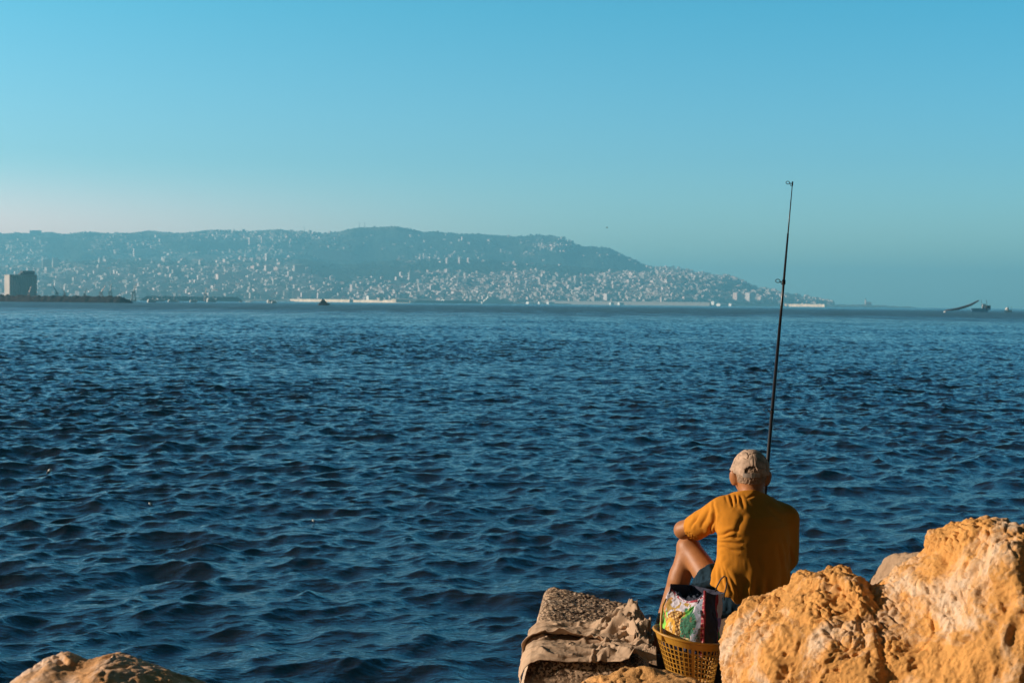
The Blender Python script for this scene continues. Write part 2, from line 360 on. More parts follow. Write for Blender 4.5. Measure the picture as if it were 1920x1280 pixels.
def build_sea():
    R_ = [3.0]
    while R_[-1] < 16000:
        r = R_[-1]; k = 0.0014 if r < 260 else 0.0014 + 0.03 * min(1, (r - 260) / 1500)
        if r < 9: k = 0.02
        R_.append(r * (1 + k))
    R_ = np.array(R_); nr = len(R_)
    side = [0.60]; st_ = 0.00086
    while side[-1] < math.pi: st_ = min(.06, st_ * 1.12); side.append(side[-1] + st_)
    side = np.array(side[:-1]); A = np.concatenate([-side[::-1], np.linspace(-0.60, 0.60, 1395)[1:-1], side]); A = A[(A > -math.pi) & (A < math.pi)]
    na = len(A); RR, AA = np.meshgrid(R_, A, indexing='ij'); X = RR * np.sin(AA); Y = RR * np.cos(AA)
    dA = np.gradient(A)
    sp = np.maximum(np.gradient(R_)[:, None] * np.ones(na), RR * dA[None, :])
    rowsp = np.maximum(np.gradient(R_), R_ / 1160); rowsp = np.maximum.accumulate(rowsp * (R_ > 9))
    Z = np.zeros_like(X); DX = np.zeros_like(X); DY = np.zeros_like(X)
    rng = np.random.RandomState(4)
    NW = 100; lam = 0.08 * (2.5 / 0.08) ** (np.arange(NW) / (NW - 1.0)); lam *= rng.uniform(0.93, 1.07, NW)
    main = math.radians(-62)      # direction the waves run to, from +X; they come in from the open sea at the left
    for i, L in enumerate(lam):
        th = main + rng.normal(0, 0.62 if L < 2.5 else 0.4); k = 2 * math.pi / L
        slope = 0.055 * (1.1 if 0.16 < L < 0.8 else (0.7 if L > 1.2 else 1.1))
        a = slope / k; ph = rng.uniform(0, 2 * math.pi); kx, ky = k * math.cos(th), k * math.sin(th)
        rmax = max(10, int(np.searchsorted(rowsp, 0.62 * L)))
        fade = 1 - sstep(0.36, 0.60, sp[:rmax] / L)
        x, y = X[:rmax], Y[:rmax]
        # slow wobble so that crests stay short
        wob = 0.9 * np.sin(x * kx * 0.13 + y * ky * 0.07 + i) + 0.8 * np.sin(x * 0.21 * k * math.sin(th) - y * 0.17 * k * math.cos(th) + 2.3 * i)
        g = 0.65 + 0.35 * np.sin(x * 0.11 * k * math.cos(i) + y * 0.11 * k * math.sin(i) + i * 1.7)
        q = kx * x + ky * y + ph + wob; A_ = a * fade * g
        Z[:rmax] += A_ * np.cos(q); s = np.sin(q) * A_ * 1.0
        DX[:rmax] -= s * math.cos(th); DY[:rmax] -= s * math.sin(th)
    # gusts: patches where the chop stands higher
    gust = 1 + 0.40 * fbm(np.stack([X.ravel() / 14, Y.ravel() / 22, np.zeros(X.size)], 1), 2, 3).reshape(X.shape)
    edge = sstep(3, 6, RR)
    V = np.stack([X + DX * gust * edge, Y + DY * gust * edge, Z * gust * edge], 2).reshape(-1, 3)
    idx = np.arange(nr * na).reshape(nr, na); a = idx[:-1]; b = idx[1:]; a2 = np.roll(a, -1, 1); b2 = np.roll(b, -1, 1)
    Q = np.stack([a, a2, b2, b], 2).reshape(-1, 4)
    me = mesh_np('sea', V, Q[:, ::-1]); return link('sea', me, sea_material(), kind='structure')
sea = build_sea()

# ------------------------------------------------------------------ far shore: hills, town, harbour
def interp(x, pts): return np.interp(x, [p[0] for p in pts], [p[1] for p in pts])
RIDGE = [(-700, 448), (0, 443), (30, 441), (60, 443), (90, 441), (120, 444), (155, 440), (200, 443), (245, 442), (290, 439), (330, 441), (400, 437), (450, 439), (520, 436), (560, 440), (600, 441), (635, 438), (660, 431), (690, 430), (745, 429), (765, 434), (790, 440), (820, 440), (860, 443), (920, 446), (960, 447), (1010, 444), (1045, 449), (1085, 466), (1140, 469), (1170, 482), (1210, 500), (1290, 513), (1340, 523), (1360, 521), (1395, 533), (1420, 545), (1470, 551), (1540, 563), (1565, 571), (1620, 571), (1640, 572), (1705, 575), (1720, 579)]
FRONT = [(-700, 500), (0, 500), (200, 492), (560, 490), (640, 500), (760, 492), (880, 490), (1000, 500), (1100, 506), (1210, 512), (1290, 520), (1420, 548), (1560, 574), (1720, 580)]
COAST = [(-700, 4300), (250, 4600), (700, 5000), (1250, 5800), (1560, 7200), (1720, 7600)]
DEPTH = [(-700, 4600), (700, 4800), (1210, 3400), (1400, 1500), (1560, 300), (1720, 120)]
def hor(px): return 578.0 - ROLL * (1900 - px)
def ter(px, t):
    """column of the far shore and 0..1.2 from the water's edge to behind the ridge -> x, y, z"""
    px = np.asarray(px, float); t = np.asarray(t, float)
    dc = interp(px, COAST); dd = interp(px, DEPTH); D = dc + dd * t
    er = hor(px) - interp(px, RIDGE); ef = np.minimum(hor(px) - interp(px, FRONT), er * 0.97)
    z1 = CAMH + ef / F * (dc + dd * 0.5); zr = CAMH + er / F * (dc + dd)
    zr = np.maximum(zr, 2.0); z1 = np.clip(z1, 2.0, None)
    q = 3.0
    a = sstep(0.0, 0.5, t) * 0.5 + np.clip((t - 0.03) / 0.47, 0, 1) * 0.5
    z = q + (z1 - q) * a
    b = sstep(0.5, 1.0, t)
    z = np.where(t > 0.5, z1 + (zr - z1) * b - 0.30 * z1 * np.sin(np.clip((t - 0.5) * 3.6, 0, 1) * math.pi) * sstep(1400, 1150, px), z)
    z = np.where(t > 1.0, zr * (1 - 0.5 * sstep(1.0, 1.25, t)), z)
    x = (px - 960) / F * D
    n = fbm(np.stack([x.ravel() / 420, D.ravel() / 420, 0 * x.ravel()], 1), 4, 9, ridged=True).reshape(x.shape)
    amp = np.clip(z / 300, 0, 1) * 34 * (1 - 0.75 * np.exp(-((t - 1) / 0.08) ** 2))
    z = z + n * amp * sstep(0.05, 0.3, t)
    n2 = fbm(np.stack([x.ravel() / 22, D.ravel() / 30, 0 * x.ravel()], 1), 3, 19).reshape(x.shape)
    z = z + n2 * 4.5 * sstep(0.03, 0.3, t)
    ridge_n = fbm(np.stack([x.ravel() / 60, D.ravel() / 500, 0 * x.ravel()], 1), 3, 29).reshape(x.shape); z = z + ridge_n * 5 * np.exp(-((t - 1) / .1) ** 2) * (z > 30)
    z = np.where(t < 0.0, -6.0, z)
    return x, D, z
WOODS = [(90, 448, 168, 492, 1), (310, 452, 480, 470, 1), (200, 484, 330, 500, .6), (560, 486, 770, 524, 1), (622, 505, 668, 562, .9), (765, 487, 975, 506, 1), (560, 466, 665, 490, .9), (640, 428, 1000, 488, .93), (1000, 470, 1215, 512, .96), (880, 440, 985, 500, .93), (1075, 455, 1160, 480, .97), (1350, 518, 1420, 548, .8), (0, 440, 300, 449, .8), (690, 520, 760, 540, .5), (900, 498, 1120, 514, .8), (250, 440, 380, 452, .6), (500, 452, 640, 470, .5)]
def wood(px, py):
    px = np.asarray(px, float); py = np.asarray(py, float); j = fbm(np.stack([px.ravel() / 38, py.ravel() / 9, 0 * px.ravel()], 1), 3, 41).reshape(px.shape); r = np.zeros(px.shape)
    for x0, y0, x1, y1, v in WOODS:
        d = np.maximum(np.abs(px - (x0 + x1) / 2) / ((x1 - x0) / 2), np.abs(py - (y0 + y1) / 2) / ((y1 - y0) / 2)); r = np.maximum(r, v * sstep(1.25, .85, d + .45 * j))
    return r
def hills():
    px = np.arange(-600, 1720, 2.0); t = np.concatenate([[-0.004, 0.0], np.linspace(0.004, 1.0, 190), np.linspace(1.02, 1.25, 12)])
    PX, T = np.meshgrid(px, t, indexing='ij'); x, y, z = ter(PX, T); V = np.stack([x, y, z], 2).reshape(-1, 3)
    idx = np.arange(V.shape[0]).reshape(PX.shape); Q = np.stack([idx[:-1, :-1], idx[1:, :-1], idx[1:, 1:], idx[:-1, 1:]], 2).reshape(-1, 4)
    m, nt, n, l, b = newmat('hillside'); b.inputs['Roughness'].default_value = 1.0; b.inputs['Specular IOR Level'].default_value = 0.1
    tc = n.new('ShaderNodeTexCoord')
    def noise(s, d, r=0.6):
        q = n.new('ShaderNodeTexNoise'); q.inputs['Scale'].default_value = s; q.inputs['Detail'].default_value = d; q.inputs['Roughness'].default_value = r; l.new(tc.outputs['Object'], q.inputs['Vector']); return q
    n1 = noise(0.02, 7, 0.7); r1 = n.new('ShaderNodeValToRGB'); l.new(n1.outputs['Fac'], r1.inputs[0])
    r1.color_ramp.elements[0].color = (0.014, 0.026, 0.018, 1); r1.color_ramp.elements[1].color = (0.07, 0.085, 0.05, 1); r1.color_ramp.elements[0].position = 0.35; r1.color_ramp.elements[1].position = 0.7
    n2 = noise(0.0035, 5, 0.65); r2 = n.new('ShaderNodeValToRGB'); l.new(n2.outputs['Fac'], r2.inputs[0])
    r2.color_ramp.elements[0].position = 0.5; r2.color_ramp.elements[1].position = 0.62
    n3 = noise(0.06, 6, 0.7); r3 = n.new('ShaderNodeValToRGB'); l.new(n3.outputs['Fac'], r3.inputs[0])
    r3.color_ramp.elements[0].color = (0.12, 0.12, 0.10, 1); r3.color_ramp.elements[1].color = (0.62, 0.54, 0.48, 1); r3.color_ramp.elements[0].position = 0.42; r3.color_ramp.elements[1].position = 0.66
    mx = n.new('ShaderNodeMix'); mx.data_type = 'RGBA'; l.new(r2.outputs[0], mx.inputs['Factor']); l.new(r1.outputs[0], mx.inputs['A']); l.new(r3.outputs[0], mx.inputs['B'])
    l.new(mx.outputs['Result'], b.inputs['Base Color'])
    pyv = hor(PX) - (z - CAMH) / np.maximum(y, 1) * F; wd = wood(PX, pyv); base_u = np.where(PX < 640, .45 + .5 * sstep(492, 508, pyv), .45 + .15 * sstep(505, 520, pyv))
    urb = base_u * (1 - wd); me = mesh_np('hills', V, Q); at = me.attributes.new('urban', 'FLOAT', 'POINT'); at.data.foreach_set('value', urb.astype(np.float32).ravel())
    ua = n.new('ShaderNodeAttribute'); ua.attribute_name = 'urban'; am = n.new('ShaderNodeMath'); am.operation = 'MULTIPLY'; l.new(ua.outputs['Fac'], am.inputs[0]); am.inputs[1].default_value = 1.0; l.new(am.outputs[0], mx.inputs['Factor'])
    return link('hills', me, m, kind='structure')
hills()
def at_pixel(px, py):
    """first point of the far shore seen at this pixel"""
    t = np.linspace(0.0, 1.0, 400); x, y, z = ter(np.full(400, float(px)), t)
    pyy = hor(px) - (z - CAMH) / y * F; k = np.argmax(pyy <= py)
    if pyy[k] > py: k = int(np.argmin(pyy))
    return float(x[k]), float(y[k]), float(z[k])

def wall_mat(name, c1, c2, floors=True):
    m, nt, n, l, b = newmat(name); b.inputs['Roughness'].default_value = 0.9; b.inputs['Specular IOR Level'].default_value = 0.2
    oi = n.new('ShaderNodeObjectInfo'); tc = n.new('ShaderNodeTexCoord')
    r = n.new('ShaderNodeMix'); r.data_type = 'RGBA'; l.new(oi.outputs['Random'], r.inputs['Factor']); r.inputs['A'].default_value = (*c1, 1); r.inputs['B'].default_value = (*c2, 1)
    sp = n.new('ShaderNodeSeparateXYZ'); l.new(tc.outputs['Object'], sp.inputs[0])
    xy = n.new('ShaderNodeMath'); xy.operation = 'ADD'; l.new(sp.outputs['X'], xy.inputs[0]); l.new(sp.outputs['Y'], xy.inputs[1])
    def band(src, per, duty):
        d = n.new('ShaderNodeMath'); d.operation = 'DIVIDE'; l.new(src, d.inputs[0]); d.inputs[1].default_value = per
        f = n.new('ShaderNodeMath'); f.operation = 'FRACT'; l.new(d.outputs[0], f.inputs[0])
        g = n.new('ShaderNodeMath'); g.operation = 'LESS_THAN'; l.new(f.outputs[0], g.inputs[0]); g.inputs[1].default_value = duty; return g.outputs[0]
    w = n.new('ShaderNodeMath'); w.operation = 'MULTIPLY'; l.new(band(xy.outputs[0], 3.6, 0.42), w.inputs[0]); l.new(band(sp.outputs['Z'], 3.1, 0.42), w.inputs[1])
    mx = n.new('ShaderNodeMix'); mx.data_type = 'RGBA'; l.new(w.outputs[0], mx.inputs['Factor']); l.new(r.outputs['Result'], mx.inputs['A']); mx.inputs['B'].default_value = (0.14, 0.14, 0.15, 1)
    l.new(mx.outputs['Result'], b.inputs['Base Color']); return m
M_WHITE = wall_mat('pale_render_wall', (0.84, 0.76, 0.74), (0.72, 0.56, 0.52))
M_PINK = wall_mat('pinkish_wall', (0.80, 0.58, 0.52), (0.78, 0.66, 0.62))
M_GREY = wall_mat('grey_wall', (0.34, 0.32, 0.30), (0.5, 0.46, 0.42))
M_CREAM = simple('cream_paint', (0.70, 0.54, 0.37), 0.8, 0.35, 0.03)
M_BRIGHT = simple('white_paint', (0.82, 0.79, 0.74), 0.6)
M_DARK = simple('dark_paint', (0.03, 0.032, 0.035), 0.7)
M_STEEL = simple('crane_steel', (0.65, 0.42, 0.34), 0.6)
M_CONC = simple('stained_concrete_wall', (0.40, 0.38, 0.36), 0.9, 0.1, 0.05)
M_SILO = simple('silo_concrete', (0.42, 0.37, 0.33), 0.9, 0.1, 0.05)
M_ROOF = simple('tile_roof', (0.36, 0.16, 0.09), 0.9)
M_ROCKD = simple('near_black_stone', (0.006, 0.006, 0.007), 0.9, 0.0, 0.3, col2=(0.020, 0.018, 0.018))  # near-black base colour shared by the breakwaters and the mole

rs = random.Random(11)
def block_mesh(kind, w, d, h, seed):
    q = random.Random(seed); b = MB()
    if kind == 0:
        b.box((0, 0, h / 2), (w, d, h)); b.box((q.uniform(-.2, .2) * w, q.uniform(-.2, .2) * d, h + 1.2), (w * .3, d * .3, 2.4)); b.box((0, -d / 2 - .6, h * .5), (w * .5, 1.2, h * .8))
    elif kind == 1:
        b.box((0, 0, h / 2), (w, d, h)); b.box((w * .35, d * .1, h * .35), (w * .8, d * .7, h * .7)); b.box((-w * .2, 0, h + 1), (w * .25, d * .4, 2))
    elif kind == 2:
        b.box((0, 0, h * .42), (w, d, h * .84)); b.box((-w * .12, 0, h * .92), (w * .7, d * .8, h * .16)); b.box((w * .7, -d * .1, h * .25), (w * .5, d * .8, h * .5))
    else:
        b.box((0, 0, h * .42), (w, d, h * .84)); b.gable((0, 0, h * .84), (w + .8, d + .8, h * .22))
    return b
# a mass of far-off houses nobody could count
DENS = [((-80, 505, 650, 562), 1500), ((640, 545, 1450, 566), 700), ((660, 512, 1000, 556), 520), ((960, 505, 1460, 562), 1600), ((-80, 440, 620, 505), 430),
        ((380, 434, 620, 452), 90), ((985, 449, 1075, 470), 70), ((1180, 500, 1380, 530), 260), ((780, 470, 1210, 500), 50), ((1440, 550, 1560, 572), 60), ((620, 440, 1000, 500), 60), ((-500, 440, 0, 560), 900)]
SKIP = [(560, 488, 640, 512), (640, 492, 770, 530), (820, 492, 960, 506)]
def cluster(x, y):
    v = float(fbm(np.array([[x / 260, y / 420, 1.0]]), 3, 77)[0]); return 0.2 + 0.8 * min(1, max(0, (v + .28) / .45))
def spot(rect):
    for _ in range(20):
        px = rs.uniform(rect[0], rect[2]); py = rs.uniform(rect[1], rect[3])
        x, y, z = at_pixel_fast(px, py)
        if z > 3.5 and cluster(x, y) > rs.random() and rs.random() > float(wood(np.array([px]), np.array([py]))[0]): return x, y, z
    return x, y, z
_cache = {}
def at_pixel_fast(px, py):
    k = int(px // 4)
    if k not in _cache:
        t = np.linspace(0.02, 0.995, 160); x, y, z = ter(np.full(160, k * 4 + 2.0), t); pyy = hor(k * 4 + 2.0) - (z - CAMH) / y * F
        _cache[k] = (np.minimum.accumulate(pyy), x, y, z)
    pm, x, y, z = _cache[k]; j = min(int(np.searchsorted(-pm, -py)), 159); yy = float(y[j]) + rs.uniform(-8, 8)
    return (px - 960) / F * yy, yy, float(z[j])
mass_a = MB(); mass_b = MB()
for rect, num in DENS:
    for _ in range(int(num * 1.35)):
        x, y, z = spot(rect); w = rs.uniform(7, 22); d = rs.uniform(10, 19); h = rs.uniform(4, 10) if rs.random() < .84 else rs.uniform(10, 20)
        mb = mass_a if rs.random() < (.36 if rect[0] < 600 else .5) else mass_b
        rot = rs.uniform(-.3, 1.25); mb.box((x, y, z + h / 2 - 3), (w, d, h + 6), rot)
        if rs.random() < .4: mb.gable((x, y, z + h), (w + 1, d + 1, 3), rot, 1)
        elif rs.random() < .5: mb.box((x + rs.uniform(-2, 2), y, z + h + 1.2), (w * .3, d * .3, 2.4), rot)
for _ in range(620):
    x, y, z = spot((-80, 512, 650, 562)); w = rs.uniform(18, 40); d = rs.uniform(12, 18); h = rs.uniform(10, 26); rot = rs.choice((.15, .35, .6)) + rs.uniform(-.1, .1)
    mb = mass_b if rs.random() < .5 else mass_a; mb.box((x, y, z + h / 2 - 3), (w, d, h + 6), rot); mb.box((x, y, z + h + 1.5), (w * .3, d * .4, 3), rot)
for _ in range(240):
    x, y, z = spot((660, 510, 1440, 560)); w = rs.uniform(10, 24); d = rs.uniform(10, 16); h = rs.uniform(6, 11); rot = rs.uniform(.4, 1.1)
    mass_a.box((x, y, z + h / 2 - 3), (w, d, h + 6), rot); mass_a.box((x, y, z + h + 1.0), (w * .3, d * .4, 2), rot)
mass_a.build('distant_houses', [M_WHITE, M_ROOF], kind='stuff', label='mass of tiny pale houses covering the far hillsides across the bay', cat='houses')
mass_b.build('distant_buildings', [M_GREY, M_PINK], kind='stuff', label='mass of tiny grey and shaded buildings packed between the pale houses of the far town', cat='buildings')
# trees of the far shore
def far_wood():
    V = []; Q = []; T = []; b = 0; base = []
    for a in range(6): base.append((math.cos(a * math.pi / 3), math.sin(a * math.pi / 3), 0.0))
    base = np.array(base + [(.55, .1, .8), (-.4, .45, .75), (-.1, -.5, .85)])
    tri = np.array([(0, 1, 6), (1, 2, 7), (1, 7, 6), (2, 3, 7), (3, 4, 8), (3, 8, 7), (4, 5, 8), (5, 0, 6), (5, 6, 8), (6, 7, 8)])
    rects = [((-80, 436, 620, 500), 1500), ((-80, 500, 650, 560), 500), ((600, 429, 1200, 505), 1500), ((640, 488, 960, 560), 1100), ((960, 500, 1460, 562), 1100), ((1180, 498, 1420, 545), 500), ((1420, 545, 1560, 570), 120)]
    for rect, num in rects:
        for _ in range(num):
            px = rs.uniform(rect[0], rect[2]); py = rs.uniform(rect[1], rect[3]); x, y, z = at_pixel_fast(px, py); r = rs.uniform(4, 11)
            a = rs.uniform(0, 6.3); ca, sa = math.cos(a), math.sin(a); s = base * (r, r, r * rs.uniform(.6, 1.1)); s = np.stack([s[:, 0] * ca - s[:, 1] * sa, s[:, 0] * sa + s[:, 1] * ca, s[:, 2]], 1)
            V.append(s * np.array([rs.uniform(.8, 1.3), 1, 1]) + (x, y, z - 1.5)); T.append(tri + b); b += 9
    # the ridge line is edged with trees
    for px in np.arange(-60, 1440, 1.6):
        x, y, z = ter(np.array([px]), np.array([rs.uniform(.97, 1.0)])); r = rs.uniform(4, 13)
        V.append(base * (r, r, r * rs.uniform(.6, 1.3)) + (x[0], y[0], z[0] - 1)); T.append(tri + b); b += 9
    me = mesh_np('distant_trees', np.concatenate(V), None, np.concatenate(T), smooth=False)
    return link('distant_trees', me, simple('far_foliage', (0.028, 0.045, 0.024), 1.0, 0.5, 0.02, spec=0.1), kind='stuff', label='dark woods and garden trees spread over the far hills', cat='trees')
far_wood()

# individual houses and blocks
protos = []
for i in range(12):
    kind = i % 4; w, d, h = rs.uniform(16, 30), rs.uniform(15, 22), rs.uniform(10, 16)
    b = block_mesh(kind, w, d, h, i); me = None; protos.append((b, kind))
ZONES = [ # px rect, count, group, label, material, size range
    ((675, 520, 960, 556), 60, 'pale houses of the middle shore', 'small sunlit house in the crowded streets above the ferry and the long pale quay', 0, (.6, 1.1)),
    ((960, 515, 1250, 560), 80, 'pale houses right of the ferry', 'small sunlit house on the low slope between the white ferry and the pointed headland', 0, (.6, 1.1)),
    ((1180, 525, 1440, 562), 45, 'houses under the headland', 'small pinkish house under the headland left of the fishing rod', 1, (.55, 1.0)),
    ((380, 438, 600, 452), 14, 'houses along the left ridge', 'small pinkish block just below the left ridge line', 1, (.6, 1.1)),
    ((0, 455, 330, 500), 30, 'houses high on the left hill', 'pale house high on the left hillside above the grain silo', 0, (.6, 1.1)),
    ((300, 480, 580, 530), 34, 'blocks on the left slope', 'pale apartment block on the left slope behind the moored ships', 1, (.7, 1.4)),
    ((80, 520, 560, 556), 22, 'large blocks by the left harbour', 'grey apartment block low behind the left harbour', 2, (1.1, 2.0)),
    ((995, 449, 1070, 468), 8, 'houses on the mountain shoulder', 'tiny pale house on the shoulder of the highest mountain', 0, (.5, .8)),
]
mats = [M_WHITE, M_PINK, M_GREY]
proto_me = {}
for rect, num, group, label, mi, (s0, s1) in ZONES:
    for i in range(num):
        x, y, z = spot(rect); k = rs.randrange(12)
        if (k, mi) not in proto_me:
            o = protos[k][0].build('house' if mi < 2 else 'apartment_block', mats[mi]); proto_me[(k, mi)] = o
        else:
            o = proto_me[(k, mi)].copy(); COL.objects.link(o)
        s = rs.uniform(s0, s1); o.location = (x, y, z - 2); o.scale = (s, s, s); o.rotation_euler = (0, 0, rs.uniform(.25, 1.15))
        o['label'] = label; o['category'] = 'house' if mi < 2 else 'apartment block'; o['group'] = group
# named far-off buildings
def bld(name, label, cat, px, py, wpx, hpx, mat, depth=None, rot=0.35, D=None, parts=(), z0=None):
    """px, py: foot centre in the photograph; wpx, hpx apparent size"""
    if D: x, y, z = (px - 960) / F * D, D, (0.0 if z0 is None else z0)
    else: x, y, z = at_pixel(px, py)
    s = y / F; w = wpx * s; h = hpx * s; d = depth or w * .5
    w = w / (math.cos(rot) + 0.3 * math.sin(abs(rot)))
    r = empty(name, (x, y, z), label=label, cat=cat); r.rotation_euler = (0, 0, rot)
    b = MB(); b.box((0, 0, h / 2 - 3), (w, d, h + 6)); b.build('walls', mat, r)
    b = MB(); b.box((0, 0, h + .5), (w + .6, d + .6, 1.0)); b.box((w * .2, 0, h + 2), (w * .2, d * .4, 2.4)); b.build('roof', mat, r)
    return r, w, d, h
r, w, d, h = bld('grain_silo', 'tall grey grain silo with a lit left side standing behind the dark breakwater', 'silo', 38, 556, 50, 46, M_SILO, 39, math.radians(29), D=1900)
b = MB(); [b.tube([(x_ * w / 12 - w / 2 + w / 24, -d / 2, 0), (x_ * w / 12 - w / 2 + w / 24, -d / 2, h - 1)], 0.7, 8) for x_ in range(12)]; b.build('silo_tube', M_SILO, r, smooth=True)
b = MB(); b.box((w * .25, 0, h + 3.5), (w * .45, d * .5, 6)); b.box((w * .1, 0, h + 2), (w * .3, d * .4, 3.5)); b.build('roof_house', M_DARK, r)
bld('slab_block', 'long pinkish striped slab block on the left hillside', 'apartment block', 269, 480, 40, 13, M_PINK, 16, .62)
bld('tower_block', 'left one of the two narrow towers right above the grain silo', 'tower block', 86, 504, 15, 16, M_GREY, 22, .42)
bld('tower_block', 'right one of the two narrow towers right above the grain silo', 'tower block', 103, 503, 10, 19, M_GREY, 22, .42)
bld('hilltop_block', 'dark square block breaking the ridge line at far left', 'building', 66, 442, 21, 9, M_GREY, 20, .1)
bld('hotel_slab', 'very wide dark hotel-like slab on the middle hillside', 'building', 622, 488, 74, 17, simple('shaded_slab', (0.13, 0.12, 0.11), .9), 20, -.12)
bld('tower_block', 'single white tower on the slope left of the wide dark slab', 'tower block', 500, 489, 7, 13, M_WHITE, 14, .8)
bld('tower_block', 'leftmost slim white tower above the wooded middle hill', 'tower block', 837, 494, 4, 10, M_WHITE, 12, .8)
bld('tower_block', 'middle slim white tower above the wooded middle hill', 'tower block', 861, 494, 5, 10, M_WHITE, 12, .8)
bld('tower_block', 'rightmost slim white tower above the wooded middle hill', 'tower block', 877, 492, 4, 8, M_WHITE, 12, .8)
bld('office_block', 'wide grey block with one bright edge above the pale quay', 'building', 776, 525, 24, 13, M_GREY, 20, .4)
bld('tower_block', 'pale narrow tower standing at the shore above the quay', 'tower block', 660, 548, 7, 14, M_WHITE, 14, .8)
bld('tower_block', 'broad pale tower at the shore left of the rod', 'tower block', 1405, 568, 14, 19, M_WHITE, 26, .7)
bld('tower_block', 'second pale tower left of the broad one by the shore', 'tower block', 1381, 566, 12, 17, M_PINK, 26, .7)
bld('shore_block', 'small cream block just left of the rod by the shore', 'building', 1426, 567, 9, 11, M_WHITE, 18, .7)
bld('shore_block', 'square cream block at the shore beyond the right end of the sheds', 'building', 1139, 563, 13, 12, M_WHITE, 22, .6)
bld('apartment_tower', 'pinkish slab between the hill villas at upper left', 'tower block', 472, 458, 14, 12, M_PINK, 16, .6)
bld('apartment_tower', 'second pinkish tower right of the striped ridge slab', 'tower block', 491, 456, 5, 11, M_PINK, 12, .6)
bld('apartment_tower', 'grey pair of blocks low on the left slope', 'tower block', 330, 522, 16, 15, M_GREY, 20, .5)
bld('apartment_tower', 'large cream building low on the left slope above the ships', 'building', 417, 530, 24, 15, M_PINK, 26, .6)
bld('apartment_tower', 'white cluster block on the left slope', 'building', 321, 513, 15, 12, M_WHITE, 16, .7)
bld('apartment_tower', 'pinkish block on the slope below the single white tower', 'building', 503, 512, 15, 13, M_PINK, 18, .6)
bld('apartment_tower', 'pale block on the slope left of the wooded middle hill', 'building', 560, 515, 22, 17, M_GREY, 20, .5)
def spire(name, label, cat, px, py, hpx, build, mats_):
    x, y, z = at_pixel(px, py); r = empty(name, (x, y, z), label=label, cat=cat); build(r, hpx * y / F); return r
def church(r, h):
    b = MB(); b.box((0, 0, h * .2), (h * .9, h * .6, h * .4 + 4)); b.build('nave', M_PINK, r)
    b = MB(); b.tube([(0, 0, h * .35), (0, 0, h * .5), (0, 0, h * .68), (0, 0, h * .78)], [h * .2, h * .2, h * .13, .3], 10); b.build('dome', M_PINK, r, smooth=True)
    b = MB(); b.box((-h * .4, 0, h * .4), (h * .14, h * .14, h * .8)); b.box((h * .4, 0, h * .35), (h * .14, h * .14, h * .7)); b.build('bell_tower', M_PINK, r)
spire('hilltop_church', 'small domed church on top of the headland', 'church', 1357, 526, 12, church, None)
def mast(r, h):
    b = MB(); b.tube([(0, 0, -3), (0, 0, h)], [2.2, 0.9], 5); b.build('pole', M_CONC, r)
    b = MB(); b.box((0, 0, h * .12), (9, 9, h * .25)); b.build('base_house', M_CONC, r)
for px, py, hh, lb in ((569, 437, 13, 'radio mast on the ridge left of the highest hill'), (672, 431, 15, 'left radio mast on the highest hill'), (682, 431, 14, 'right radio mast on the highest hill')):
    spire('radio_mast', lb, 'mast', px, py, hh, mast, None)
def monument(r, h):
    for s in (-1, 1):
        b = MB(); b.tube([(s * h * .42, 0, -3), (s * h * .36, 0, h * .5), (s * h * .30, 0, h)], [3, 2.2, 1.2], 6); b.build('fin', M_BRIGHT, r)
    b = MB(); b.box((0, 0, h * .3), (h * .5, h * .3, h * .5)); b.tube([(0, 0, h * .5), (0, 0, h * .8)], [h * .15, h * .04], 8); b.build('core', M_WHITE, r)
spire('twin_spired_building', 'pale building between two thin spires on the left slope', 'building', 465, 485, 18, monument, None)
spire('radio_mast', 'thin pale column above the left end of the harbour', 'mast', 48, 493, 22, mast, None)
def lighthouse(r, h):
    b = MB(); b.tube([(0, 0, -2), (0, 0, h * .75)], [h * .14, h * .1], 10); b.build('tower', M_PINK, r, smooth=True)
    b = MB(); b.tube([(0, 0, h * .75), (0, 0, h * .9), (0, 0, h * 1.02)], [h * .12, h * .08, .3], 10); b.build('lantern', M_DARK, r, smooth=True)
    b = MB(); b.box((h * .4, 0, h * .15), (h * .8, h * .4, h * .3)); b.gable((h * .4, 0, h * .3), (h * .85, h * .45, h * .12)); b.build('keeper_house', M_PINK, r)
spire('lighthouse', 'small lighthouse on the low spit at the right end of the land', 'lighthouse', 1622, 571.5, 13, lighthouse, None)

